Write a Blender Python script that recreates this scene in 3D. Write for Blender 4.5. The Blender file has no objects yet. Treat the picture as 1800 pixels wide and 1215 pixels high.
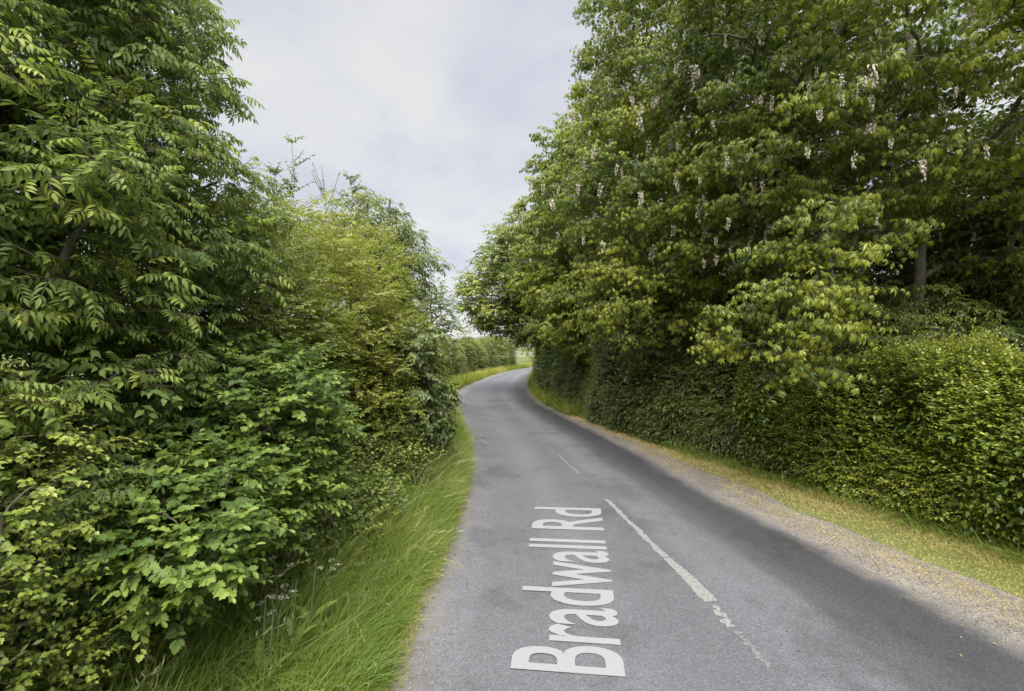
import bpy, math
import numpy as np
from mathutils import Vector, Matrix

rng = np.random.default_rng(11)
SC = bpy.context.scene
COL = SC.collection
UP = np.array([0.0, 0.0, 1.0])

# ------------------------------------------------------------------ helpers
def nrm(v):
    v = np.asarray(v, float)
    return v / np.maximum(np.linalg.norm(v, axis=-1, keepdims=True), 1e-9)

def rdirs(n):
    return nrm(rng.normal(size=(n, 3)))

_K = rng.normal(size=(9, 3)); _PH = rng.uniform(0, 6.28, 9)
def vnoise(P, s=1.0):
    """smooth pseudo noise, about -1..1"""
    P = np.asarray(P, float) * s
    a = np.sin(P @ (_K.T * 1.1) + _PH)
    return np.clip(a.sum(axis=-1) / 3.6, -1, 1)

class T:
    """a leaf-like template: verts, polygons, material index per polygon"""
    def __init__(s, verts, polys, mats=None):
        s.V = np.array(verts, float).reshape(-1, 3)
        s.loops = np.array([i for p in polys for i in p], np.int64)
        s.tot = np.array([len(p) for p in polys], np.int64)
        s.mat = np.array(mats if mats is not None else [0] * len(polys), np.int64)

def t_join(ts):
    V, L, TT, M, off = [], [], [], [], 0
    for t in ts:
        V.append(t.V); L.append(t.loops + off); TT.append(t.tot); M.append(t.mat); off += len(t.V)
    r = T([], []); r.V = np.concatenate(V); r.loops = np.concatenate(L); r.tot = np.concatenate(TT); r.mat = np.concatenate(M)
    return r

def t_place(t, p, d, n, s=1.0):
    y = nrm(d); x = nrm(np.cross(y, n)); z = np.cross(x, y)
    r = T([], []); r.V = (t.V * s) @ np.array([x, y, z]) + np.array(p, float)
    r.loops, r.tot, r.mat = t.loops, t.tot, t.mat
    return r

def t_leaf(W=0.4, prof=((.12, .45), (.35, 1), (.7, .7)), fold=.22, droop=.2):
    V = [(0, 0, 0)]
    for y, w in prof:
        z = -droop * y * y
        V += [(0, y, z), (-W / 2 * w, y - .03, z + fold * W * w), (W / 2 * w, y - .03, z + fold * W * w)]
    n = len(prof); V.append((0, 1, -droop)); tip = len(V) - 1
    P = [(0, 1, 2), (0, 3, 1)]
    for i in range(n - 1):
        a, b = 1 + 3 * i, 4 + 3 * i
        P += [(a, b, b + 1, a + 1), (a, a + 2, b + 2, b)]
    a = 1 + 3 * (n - 1)
    P += [(a, tip, a + 1), (a, a + 2, tip)]
    return T(V, P)

def t_lite(W=.45, fold=.2, droop=.15):
    f = W * fold
    return T([(0, 0, 0), (0, .55, -droop * .3), (0, 1, -droop), (-W / 2, .45, f), (W / 2, .45, f)], [(0, 1, 2, 3), (0, 4, 2, 1)])

def t_half(pts, fold=.22, droop=.15):
    """lobed leaf from the outline of one half (x>=0), from base to tip"""
    n = len(pts); V = []
    for sgn in (-1, 1):
        for x, y in pts:
            V.append((sgn * x, y, fold * x - droop * y * y))
    return T(V, [tuple(range(n))[::1] if False else tuple(range(n - 1, -1, -1)), tuple(range(n, 2 * n))][:2])

def t_strip(a, b, w, up=(0, 0, 1), mat=1):
    a = np.array(a, float); b = np.array(b, float)
    x = nrm(np.cross(b - a, up)) * w
    z = np.array(up) * w
    return T([a - x, a + x, b + x * .5, b - x * .5, a - z, a + z, b + z * .5, b - z * .5], [(0, 1, 2, 3), (4, 5, 6, 7)], [mat, mat])

def t_pinnate(leaf, pairs=4, ll=.4, ang=62, dr=.35, stem=True, tdroop=.3):
    out = []
    f = lambda t: np.array([0, t, .06 * t - dr * t * t])
    for i in range(pairs):
        t = .26 + .62 * i / max(1, pairs - 1) if pairs > 1 else .5
        for s in (-1, 1):
            a = math.radians(ang + rng.uniform(-9, 9)); sc = ll * (.8 + .25 * math.sin(math.pi * (i + .8) / pairs)) * rng.uniform(.9, 1.08)
            d = np.array([s * math.sin(a), math.cos(a), -tdroop + rng.uniform(-.15, .15) - dr * t])
            out.append(t_place(leaf, f(t), d, np.array([s * .15, 0, 1.0]), sc))
    out.append(t_place(leaf, f(.96), np.array([0, 1, -.3 - dr]), UP, ll * .95))
    if stem:
        out.append(t_strip(f(0), f(.5), .012)); out.append(t_strip(f(.5), f(1), .009))
    return t_join(out)

def t_palmate(leaf, k=6, ll=.62, stem=True, droop=.75):
    out = []
    c = np.array([0, .4, .02])
    for i in range(k):
        a = math.radians(-105 + 210 * i / (k - 1) + rng.uniform(-6, 6))
        sc = ll * (1.0 - .35 * abs(i - (k - 1) / 2) / ((k - 1) / 2)) * rng.uniform(.92, 1.08)
        d = np.array([math.sin(a), math.cos(a), -droop + rng.uniform(-.2, .2)])
        out.append(t_place(leaf, c, d, np.array([math.sin(a) * .4, math.cos(a) * .4, 1.0]), sc))
    if stem:
        out.append(t_strip((0, 0, 0), c, .012))
    return t_join(out)

def inst(t, P, D, N, S, tone):
    """copies of a template as one chunk of mesh data"""
    P = np.asarray(P, float); n = len(P)
    if n == 0: return None
    y = nrm(D); x = np.cross(y, N); bad = np.linalg.norm(x, axis=1) < 1e-4
    x[bad] = np.cross(y[bad], np.array([1., .2, .1])); x = nrm(x); z = np.cross(x, y)
    M = np.stack([x, y, z], axis=1)
    S = np.asarray(S, float)
    V = t.V[None] * (S[:, None, :] if S.ndim == 2 else S.reshape(-1, 1, 1))
    V = np.einsum('nvi,nij->nvj', V, M) + P[:, None, :]
    k = len(t.V)
    return dict(V=V.reshape(-1, 3), L=(t.loops[None] + (np.arange(n) * k)[:, None]).ravel(), T=np.tile(t.tot, n),
                M=np.tile(t.mat, n), A=np.repeat(np.asarray(tone, float), len(t.tot)))

def tube(pts, rad, sides=6, mat=0, tone=.5):
    pts = np.asarray(pts, float); rad = np.asarray(rad, float); n = len(pts)
    tg = nrm(np.gradient(pts, axis=0))
    ref = np.array([.31, .12, .94]) if abs(tg[0, 2]) < .8 else np.array([1., .1, 0])
    x = nrm(np.cross(tg, ref)); y = np.cross(tg, x)
    a = np.linspace(0, 2 * np.pi, sides, endpoint=False)
    V = pts[:, None] + rad[:, None, None] * (np.cos(a)[None, :, None] * x[:, None] + np.sin(a)[None, :, None] * y[:, None])
    i = np.arange(n - 1)[:, None] * sides; j = np.arange(sides)[None]; k = (j + 1) % sides
    L = np.stack([i + j, i + k, i + sides + k, i + sides + j], axis=-1).reshape(-1)
    m = (n - 1) * sides
    return dict(V=V.reshape(-1, 3), L=L, T=np.full(m, 4), M=np.full(m, mat), A=np.full(m, tone))

def build(name, chunks, mats, parent=None, origin=None, smooth=False):
    chunks = [c for c in chunks if c is not None]
    V, L, TT, M, A, off = [], [], [], [], [], 0
    for c in chunks:
        V.append(c['V']); L.append(c['L'] + off); TT.append(c['T']); M.append(c['M']); A.append(c['A']); off += len(c['V'])
    V = np.concatenate(V); L = np.concatenate(L); TT = np.concatenate(TT); M = np.concatenate(M); A = np.concatenate(A)
    if origin is not None: V = V - np.asarray(origin, float)
    me = bpy.data.meshes.new(name)
    me.vertices.add(len(V)); me.vertices.foreach_set('co', V.astype(np.float32).ravel())
    me.loops.add(len(L)); me.loops.foreach_set('vertex_index', L.astype(np.int32))
    me.polygons.add(len(TT))
    st = np.concatenate([[0], np.cumsum(TT)[:-1]])
    me.polygons.foreach_set('loop_start', st.astype(np.int32)); me.polygons.foreach_set('loop_total', TT.astype(np.int32))
    me.polygons.foreach_set('material_index', M.astype(np.int32))
    if smooth: me.polygons.foreach_set('use_smooth', np.ones(len(TT), bool))
    at = me.attributes.new('tone', 'FLOAT', 'FACE'); at.data.foreach_set('value', A.astype(np.float32))
    me.update(calc_edges=True)
    for m in mats: me.materials.append(m)
    o = bpy.data.objects.new(name, me); COL.objects.link(o)
    if parent is not None: o.parent = parent
    return o

def tag(o, label=None, cat=None, group=None, kind=None):
    if label: o['label'] = label
    if cat: o['category'] = cat
    if group: o['group'] = group
    if kind: o['kind'] = kind
    return o

def empty(name, loc, label, cat, group=None):
    e = bpy.data.objects.new(name, None); COL.objects.link(e); e.location = loc; e.empty_display_size = .3
    return tag(e, label, cat, group)

# ------------------------------------------------------------------ materials
def mat_new(name):
    m = bpy.data.materials.new(name); m.use_nodes = True
    nt = m.node_tree; nt.nodes.clear()
    return m, nt, nt.nodes, nt.links

def node(ns, t, **kw):
    n = ns.new(t)
    for k, v in kw.items(): setattr(n, k, v)
    return n

def ramp(ns, stops):
    r = ns.new('ShaderNodeValToRGB'); e = r.color_ramp.elements
    while len(e) < len(stops): e.new(.5)
    for el, (p, c) in zip(e, stops): el.position = p; el.color = (*c, 1)
    return r

def leaf_mat(name, stops, transl=.35, rough=.42, spec=.45, noise_s=.6, noise_a=.28, under=.35):
    m, nt, ns, lk = mat_new(name)
    at = node(ns, 'ShaderNodeAttribute', attribute_name='tone')
    geo = ns.new('ShaderNodeNewGeometry')
    nz = ns.new('ShaderNodeTexNoise'); nz.inputs['Scale'].default_value = noise_s; nz.inputs['Detail'].default_value = 3
    lk.new(geo.outputs['Position'], nz.inputs['Vector'])
    mm = node(ns, 'ShaderNodeMath', operation='MULTIPLY_ADD'); mm.inputs[1].default_value = noise_a * 2; mm.inputs[2].default_value = -noise_a
    lk.new(nz.outputs['Fac'], mm.inputs[0])
    ad = node(ns, 'ShaderNodeMath', operation='ADD', use_clamp=True)
    lk.new(at.outputs['Fac'], ad.inputs[0]); lk.new(mm.outputs[0], ad.inputs[1])
    rp = ramp(ns, [(p, (c[0] * 1.40, c[1] * 1.26, c[2] * 1.0)) for p, c in stops]); lk.new(ad.outputs[0], rp.inputs[0])
    # the underside of a leaf is paler and greyer
    mx = node(ns, 'ShaderNodeMix', data_type='RGBA'); mx.inputs['B'].default_value = (.10, .15, .06, 1)
    mu = node(ns, 'ShaderNodeMath', operation='MULTIPLY'); mu.inputs[1].default_value = under
    lk.new(geo.outputs['Backfacing'], mu.inputs[0]); lk.new(mu.outputs[0], mx.inputs['Factor']); lk.new(rp.outputs[0], mx.inputs['A'])
    pb = ns.new('ShaderNodeBsdfPrincipled'); pb.inputs['Roughness'].default_value = rough; pb.inputs['Specular IOR Level'].default_value = spec
    lk.new(mx.outputs['Result'], pb.inputs['Base Color'])
    tr = ns.new('ShaderNodeBsdfTranslucent')
    hs = ns.new('ShaderNodeHueSaturation'); hs.inputs['Hue'].default_value = .49; hs.inputs['Saturation'].default_value = 1.12; hs.inputs['Value'].default_value = 1.5
    lk.new(mx.outputs['Result'], hs.inputs['Color']); lk.new(hs.outputs[0], tr.inputs['Color'])
    ms = ns.new('ShaderNodeMixShader'); ms.inputs[0].default_value = transl
    lk.new(pb.outputs[0], ms.inputs[1]); lk.new(tr.outputs[0], ms.inputs[2])
    out = ns.new('ShaderNodeOutputMaterial'); lk.new(ms.outputs[0], out.inputs[0])
    return m

def bark_mat(name, c0, c1, scale=9):
    m, nt, ns, lk = mat_new(name)
    tc = ns.new('ShaderNodeNewGeometry')
    mp = ns.new('ShaderNodeMapping'); mp.inputs['Scale'].default_value = (1, 1, .25); lk.new(tc.outputs['Position'], mp.inputs[0])
    nz = ns.new('ShaderNodeTexNoise'); nz.inputs['Scale'].default_value = scale * 2; nz.inputs['Detail'].default_value = 6; lk.new(mp.outputs[0], nz.inputs['Vector'])
    rp = ramp(ns, [(.3, c0), (.7, c1)]); lk.new(nz.outputs['Fac'], rp.inputs[0])
    pb = ns.new('ShaderNodeBsdfPrincipled'); pb.inputs['Roughness'].default_value = .9
    bp = ns.new('ShaderNodeBump'); bp.inputs['Strength'].default_value = .8; bp.inputs['Distance'].default_value = .02
    lk.new(nz.outputs['Fac'], bp.inputs['Height']); lk.new(bp.outputs[0], pb.inputs['Normal'])
    lk.new(rp.outputs[0], pb.inputs['Base Color'])
    out = ns.new('ShaderNodeOutputMaterial'); lk.new(pb.outputs[0], out.inputs[0])
    return m

def plain_mat(name, c, rough=.7, var=.15, scale=30, transl=0):
    m, nt, ns, lk = mat_new(name)
    g = ns.new('ShaderNodeNewGeometry')
    nz = ns.new('ShaderNodeTexNoise'); nz.inputs['Scale'].default_value = scale; nz.inputs['Detail'].default_value = 4; lk.new(g.outputs['Position'], nz.inputs['Vector'])
    rp = ramp(ns, [(.25, tuple(x * (1 - var) for x in c)), (.75, tuple(min(1, x * (1 + var)) for x in c))]); lk.new(nz.outputs['Fac'], rp.inputs[0])
    pb = ns.new('ShaderNodeBsdfPrincipled'); pb.inputs['Roughness'].default_value = rough; lk.new(rp.outputs[0], pb.inputs['Base Color'])
    out = ns.new('ShaderNodeOutputMaterial')
    if transl:
        tr = ns.new('ShaderNodeBsdfTranslucent'); lk.new(rp.outputs[0], tr.inputs['Color'])
        ms = ns.new('ShaderNodeMixShader'); ms.inputs[0].default_value = transl; lk.new(pb.outputs[0], ms.inputs[1]); lk.new(tr.outputs[0], ms.inputs[2]); lk.new(ms.outputs[0], out.inputs[0])
    else:
        lk.new(pb.outputs[0], out.inputs[0])
    return m

G = lambda *c: c
M = {}
M['ash'] = leaf_mat('ash_leaf', [(.0, G(.048, .092, .028)), (.5, G(.090, .145, .040)), (.85, G(.130, .190, .040)), (1, G(.20, .25, .06))], transl=.44, rough=.55, spec=.35)
M['maple'] = leaf_mat('field_maple_leaf', [(.0, G(.050, .095, .025)), (.5, G(.085, .145, .038)), (1, G(.17, .24, .05))], transl=.42, rough=.55, spec=.35)
M['thorn'] = leaf_mat('hawthorn_leaf', [(.0, G(.060, .092, .018)), (.45, G(.112, .150, .024)), (.8, G(.150, .185, .030)), (1, G(.19, .21, .05))], transl=.46, noise_s=.9, noise_a=.33)
M['thorn_young'] = leaf_mat('young_hawthorn_leaf', [(.0, G(.06, .10, .02)), (.5, G(.105, .16, .028)), (1, G(.20, .25, .045))], transl=.38)
M['nettle'] = leaf_mat('nettle_leaf', [(.0, G(.060, .100, .025)), (.6, G(.11, .165, .04)), (1, G(.17, .22, .05))], transl=.3, rough=.6)
M['ivy'] = leaf_mat('ivy_leaf', [(.0, G(.028, .050, .018)), (.6, G(.055, .085, .028)), (1, G(.10, .13, .045))], transl=.2, rough=.42, spec=.4)
M['chestnut'] = leaf_mat('chestnut_leaf', [(.0, G(.038, .075, .016)), (.4, G(.085, .125, .020)), (.75, G(.150, .195, .026)), (1, G(.205, .250, .038))], transl=.42, noise_s=.5, noise_a=.35)
M['syca'] = leaf_mat('broad_tree_leaf', [(.0, G(.036, .065, .018)), (.5, G(.070, .108, .026)), (1, G(.14, .18, .035))], transl=.32)
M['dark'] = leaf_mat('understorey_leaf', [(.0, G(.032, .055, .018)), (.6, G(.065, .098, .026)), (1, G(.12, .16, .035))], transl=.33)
M['privet'] = leaf_mat('privet_leaf', [(.0, G(.040, .080, .014)), (.45, G(.090, .140, .020)), (.8, G(.165, .215, .030)), (1, G(.23, .27, .045))], transl=.32, noise_s=1.0, noise_a=.3, rough=.38)
M['far'] = leaf_mat('far_hedge_leaf', [(.0, G(.055, .085, .03)), (.5, G(.10, .14, .04)), (1, G(.18, .22, .05))], transl=.3, noise_s=.35)
M['wood'] = leaf_mat('distant_wood_leaf', [(.0, G(.06, .08, .06)), (1, G(.10, .13, .08))], transl=.2)
M['grass'] = leaf_mat('verge_grass', [(.0, G(.066, .125, .020)), (.5, G(.122, .182, .042)), (.8, G(.172, .222, .068)), (1, G(.31, .32, .15))], transl=.42, rough=.5, spec=.3, noise_s=1.3, noise_a=.3, under=.1)
M['drygrass'] = leaf_mat('dry_grass', [(.0, G(.08, .13, .02)), (.4, G(.15, .18, .04)), (.7, G(.25, .24, .10)), (1, G(.37, .33, .20))], transl=.3, rough=.6, spec=.2, noise_s=.9, noise_a=.3, under=.1)
M['seed'] = plain_mat('grass_seed_head', (.22, .24, .11), transl=.3)
M['litter'] = leaf_mat('dead_leaf', [(0, G(.05, .035, .02)), (.5, G(.10, .075, .04)), (1, G(.17, .14, .07))], transl=.15, rough=.8, spec=.2)
M['stem'] = plain_mat('green_stem', (.10, .13, .05))
M['twig'] = bark_mat('twig_bark', (.07, .055, .04), (.17, .14, .10))
M['bark'] = bark_mat('tree_bark', (.06, .055, .045), (.19, .165, .13))
M['flower'] = plain_mat('faded_blossom', (.50, .44, .38), transl=.25, var=.25, scale=60)
M['umbel'] = plain_mat('umbel_flower', (.40, .40, .30), transl=.25)
M['stone'] = plain_mat('pale_stone', (.19, .175, .16), var=.5, scale=14, rough=.9)
M['white'] = plain_mat('white_paint', (.28, .28, .27), rough=.6, var=.06)

# ------------------------------------------------------------------ leaf templates
T_ashleaflet = t_leaf(.38, ((.14, .5), (.42, 1), (.75, .62)), .2, .25)
T_ash = [t_pinnate(T_ashleaflet, 4, .40, 60, .35), t_pinnate(T_ashleaflet, 3, .44, 58, .5), t_pinnate(T_ashleaflet, 4, .36, 66, .2, tdroop=.5)]
T_ashlite = [t_pinnate(t_lite(.42), 4, .40, 60, .35, False), t_pinnate(t_lite(.4), 3, .44, 58, .5, False)]
T_palm = [t_palmate(t_leaf(.34, ((.25, .45), (.62, 1)), .2, .35), k, .62, True, dr) for k, dr in ((7, .7), (6, 1.0), (5, .5), (6, 1.5))]
T_palmlite = [t_palmate(t_lite(.36, .2, .3), k, .62, False, dr) for k, dr in ((6, .7), (5, 1.1), (5, .4))]
T_simple = [t_lite(.5, .2, .15), t_lite(.6, .1, .3), t_lite(.45, .3, .0)]
T_maple = [t_half([(0, 0), (.12, .06), (.42, .02), (.34, .2), (.56, .42), (.33, .5), (.36, .74), (.16, .78), (0, 1)], .25, d) for d in (.1, .3)]
T_oak = [t_half([(0, 0), (.1, .12), (.2, .2), (.16, .3), (.3, .42), (.2, .52), (.32, .68), (.2, .76), (.17, .92), (0, 1)], .25, d) for d in (.1, .3)]
T_thorn = [t_half([(0, 0), (.08, .18), (.36, .3), (.28, .48), (.36, .7), (.14, .72), (.12, .95), (0, 1)], .25, d) for d in (.05, .25)]
T_ivy = [t_half([(0, .08), (.2, 0), (.45, .25), (.26, .45), (.3, .62), (0, 1)], .12, .15)]
T_dock = t_leaf(.34, ((.15, .7), (.4, 1), (.72, .75)), .15, .35)
T_nettle = [t_leaf(.5, ((.1, .75), (.32, 1), (.7, .5)), .15, .35)]

# ------------------------------------------------------------------ sprays, crowns, hedges
def sprays(ts, P, D, L, n, S, droop=.3, ang=55, jit=.35, tone=.4, tvar=.16, stem=None, gdrop=.25, tip=.12, nout=.85):
    """leafy shoots: S shoots of n leaves each, alternate along a drooping stem"""
    P = np.asarray(P, float); m = len(P)
    D = nrm(D); L = np.broadcast_to(np.asarray(L, float), (m,)); S = np.broadcast_to(np.asarray(S, float), (m,))
    tone = np.broadcast_to(np.asarray(tone, float), (m,)) + rng.normal(0, tvar, m)
    t = (np.arange(n)[None] + rng.uniform(.2, 1, (m, n))) / n
    pos = P[:, None] + D[:, None] * (L[:, None] * t)[..., None]
    pos[..., 2] -= droop * L[:, None] * t * t
    tg = D[:, None] + np.zeros((m, n, 1)); tg[..., 2] -= 2 * droop * t; tg = nrm(tg)
    side = np.where((np.arange(n)[None] + rng.integers(0, 2, (m, 1))) % 2, 1., -1.)
    perp = np.cross(tg, UP + rng.normal(0, .2, (m, n, 3))); perp = nrm(perp)
    a = np.radians(ang) * (1 - .7 * (t > 1 - .9 / n)) * rng.uniform(.6, 1.3, (m, n))
    d = tg * np.cos(a)[..., None] + perp * (side * np.sin(a))[..., None]
    d[..., 2] -= gdrop * rng.uniform(0, 1.6, (m, n))
    N = UP + nout * D[:, None] + rng.normal(0, jit, (m, n, 3))
    sc = S[:, None] * rng.uniform(.7, 1.2, (m, n)) * (1 - .3 * t)
    tn = np.clip(tone[:, None] + rng.normal(0, .09, (m, n)) + tip * (t - .5), 0, 1)
    pos = pos.reshape(-1, 3); d = d.reshape(-1, 3); N = N.reshape(-1, 3); sc = sc.ravel(); tn = tn.ravel()
    pick = rng.integers(0, len(ts), len(pos)); out = []
    for k, tp in enumerate(ts):
        q = pick == k
        out.append(inst(tp, pos[q], d[q], N[q], sc[q], tn[q]))
    if stem:
        e = P + D * L[:, None]; e[:, 2] -= droop * L
        st = t_strip((0, 0, 0), (0, 1, 0), .5)
        out.append(inst(st, P, e - P, np.tile(UP, (m, 1)) + .01, np.stack([np.full(m, stem), np.linalg.norm(e - P, axis=1), np.full(m, stem)], 1), np.full(m, .5)))
    return out

def shell(envs, n, rmin=.72, rmax=1.0, mind=.4, cam_bias=.45, zmin=-9):
    """clump centres spread through the outer shell of a union of ellipsoids"""
    C = np.array([e[0] for e in envs], float); R = np.array([e[1] for e in envs], float)
    w = (R[:, 0] * R[:, 1] * R[:, 2]) ** (2 / 3); w = w / w.sum()
    out, nor = [], []
    tries = 0
    while len(out) < n and tries < n * 40:
        tries += 1
        k = rng.choice(len(C), p=w); d = nrm(rng.normal(size=3)); f = rng.uniform(rmin, rmax)
        p = C[k] + d * R[k] * f
        if p[2] < zmin or math.hypot(p[0], p[1]) < 2.9: continue
        q = (((p - C) / R) ** 2).sum(1); q[k] = 9
        if q.min() < (rmin - .12) ** 2: continue
        tocam = nrm(np.array([0, 0, 2.5]) - p)
        if d @ tocam < -.25 and rng.random() > cam_bias: continue
        if out and np.min(np.sum((np.array(out) - p) ** 2, 1)) < mind ** 2: continue
        out.append(p); nor.append(nrm(d / R[k]))
    return np.array(out), np.array(nor)

def skeleton(trunk, r0, targets, sides=7, twig=.012, side_pen=1.0):
    """trunk polyline plus limbs that branch to every clump"""
    trunk = np.asarray(trunk, float)
    tt = np.linspace(0, 1, 14); seg = np.linspace(0, 1, len(trunk))
    tp = np.stack([np.interp(tt, seg, trunk[:, i]) for i in range(3)], 1)
    tp[1:-1, :2] += rng.normal(0, .03, (12, 2))
    nodes = [p for p in tp]; par = [-1] + list(range(13)); cnt_chain = []
    d0 = np.array([np.min(np.linalg.norm(tp - c, axis=1)) for c in targets])
    chains = []
    for i in np.argsort(d0):
        c = targets[i]; A = np.array(nodes)
        cost = np.linalg.norm(A - c, axis=1) + np.maximum(0, A[:, 2] - c[2] - .1) * 1.2
        cost[:3] += 2.0
        k = int(np.argmin(cost)); a = A[k]
        mid = []
        for f in (.33, .67, 1.0):
            p = a + (c - a) * f; p[2] += .10 * np.linalg.norm(c - a) * math.sin(math.pi * f)
            p = p + (rng.normal(0, .04, 3) * np.linalg.norm(c - a) if f < 1 else 0)
            mid.append(p)
        ids = [k]
        for p in mid:
            nodes.append(p); par.append(ids[-1]); ids.append(len(nodes) - 1)
        chains.append(ids)
    cnt = np.zeros(len(nodes))
    leafs = [c[-1] for c in chains]
    for l in leafs:
        j = l
        while j >= 0: cnt[j] += 1; j = par[j]
    rad = twig * np.maximum(cnt, 1) ** .47
    nodes = np.array(nodes)
    ch = []
    rt = np.interp(tt, [0, .08, .5, 1], [r0 * 1.35, r0, r0 * .72, r0 * .3])
    ch.append(tube(tp, rt, 10))
    rad[:14] = rt
    for ids in chains:
        r = rad[ids].copy(); r[0] = min(r[0], r[1] * 1.25); r[-1] *= .6
        ch.append(tube(nodes[ids], r, 5))
    return ch

def clump_sprays(ts, C, Nn, R, k, L, n, S, flat=.58, up=.35, tone=.4, tvar=.1, **kw):
    """k shoots on the upper and outer side of each clump"""
    m = len(C); R = np.broadcast_to(np.asarray(R, float), (m,))
    d = rng.normal(size=(m, k, 3)) + Nn[:, None] * .7; d[..., 2] = d[..., 2] * .8 + up; d = nrm(d)
    P = C[:, None] + d * (R[:, None] * rng.uniform(.25, .95, (m, k)))[..., None] * np.array([1, 1, flat])
    D = d * np.array([1, 1, .45]) + rng.normal(0, .25, (m, k, 3)) + np.array([0, 0, .1])
    tn = np.repeat(np.broadcast_to(np.asarray(tone, float), (m,)) + rng.normal(0, tvar, m), k)
    return sprays(ts, P.reshape(-1, 3), D.reshape(-1, 3), L * rng.uniform(.7, 1.25, m * k), n, S, tone=tn, **kw)

def path_eval(pts, s):
    pts = np.asarray(pts, float); dl = np.concatenate([[0], np.cumsum(np.linalg.norm(np.diff(pts[:, :2], axis=0), axis=1))])
    q = [np.interp(s * dl[-1], dl, pts[:, i]) for i in range(pts.shape[1])]
    return np.stack(q, -1)

def hedge_pts(path, n, side, lo=-.42, hi=.95, fr=(.9, 1.03), sq=.6, bump=.12, ns=.9):
    """points on (or inside) a hedge. PATH rows: x, y of the road-side base, width, height. SIDE: +1 hedge lies to the right of its base"""
    s = rng.uniform(0, 1, n); e = 1e-3
    q = path_eval(path, s); tg = nrm(path_eval(path, np.minimum(s + e, 1)) - path_eval(path, np.maximum(s - e, 0)))[:, :2]; tg = nrm(tg)
    out = np.stack([tg[:, 1], -tg[:, 0]], 1) * side            # away from the road
    w, h = q[:, 2], q[:, 3]
    a = rng.uniform(lo, hi, n) * np.pi * 1.0                          # 0 road-side foot, pi/2 top, pi back
    ca, sa = np.cos(a), np.sin(a)
    cx = np.sign(ca) * np.abs(ca) ** sq; sx = np.sign(sa) * np.abs(sa) ** sq
    neg = a < 0; lowf = np.abs(a) / (.42 * np.pi)
    cx = np.where(neg, 1 - .22 * lowf, cx)
    f = rng.uniform(*fr, n)
    base = q[:, :2] + out * (w / 2)[:, None]
    P = np.zeros((n, 3)); P[:, :2] = base - out * (cx * w / 2 * f)[:, None]; P[:, 2] = np.where(neg, h * .42 * (1 - lowf), h * .42 + sx * h * .58 * f)
    N = np.zeros((n, 3)); N[:, :2] = -out * (np.sign(ca) * np.abs(ca) ** (2 - sq))[:, None]; N[:, 2] = np.sign(sa) * np.abs(sa) ** (2 - sq) * .8
    N = nrm(N)
    b = vnoise(P, ns) * bump + vnoise(P, ns * 2.7) * bump * .5
    P = P + N * b[:, None]
    k = P[:, 2] > .03
    return P[k], N[k]

def base_of(P):
    return (float(P[:, 0].mean()), float(P[:, 1].mean()), 0.0)

# ------------------------------------------------------------------ road and ground
ROAD_Z = .024
def px(x, y, z=0.0):
    """where the photograph's pixel meets the ground: used only to read measurements off the photograph"""
    k = (2.5 - z) / (y - 607.5); return np.array([(x - 900) * k, 850 * k])

LE = np.array([(-1.2, -6), (-1.0, -2), (-.9, 2), (-.86, 3.5), (-.9, 4.5), (-.80, 5.9), (-.76, 7.5), (-.83, 9), (-1.16, 12.3), (-1.8, 16), (-2.35, 19.7), (-2.75, 23), (-2.82, 27), (-2.5, 31), (-2.05, 34.8), (-1.6, 39), (-.9, 43.5), (.5, 50), (2.3, 56), (6, 65), (12, 74), (30, 96)])
RE = np.array([(4.9, -6), (4.75, -2), (4.5, 1.5), (4.28, 4), (4.1, 5.1), (3.74, 6.5), (3.25, 9.1), (2.8, 11.9), (2.17, 15.4), (1.39, 19.7), (1.0, 24), (.98, 28), (1.12, 33), (1.45, 38), (2.0, 42.5), (3.0, 47), (4.6, 52.5), (7.5, 59), (13, 67), (30, 87)])
def resample(pts, n):
    q = path_eval(pts, np.linspace(0, 1, n))
    for _ in range(2):
        k = np.array([.1, .2, .4, .2, .1]) if n > 20 else np.array([0, 0, 1, 0, 0])
        for _ in range(10):
            q[2:-2] = sum(k[j] * q[j:len(q) - 4 + j] for j in range(5))
    return q
NR = 700
le = resample(LE, NR); re = resample(RE, NR)
def smooth_noise(n, step, amp):
    return np.interp(np.arange(n), np.arange(0, n + step, step), rng.normal(0, amp, len(np.arange(0, n + step, step))))
jl = smooth_noise(NR, 3, .018) + smooth_noise(NR, 11, .03); jr = smooth_noise(NR, 3, .014) + smooth_noise(NR, 13, .03)
lej = le.copy(); lej[:, 0] += jl; rej = re.copy(); rej[:, 0] += jr
def lx(y): return np.interp(y, le[:, 1], le[:, 0])
def rx(y): return np.interp(y, re[:, 1], re[:, 0])

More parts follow.
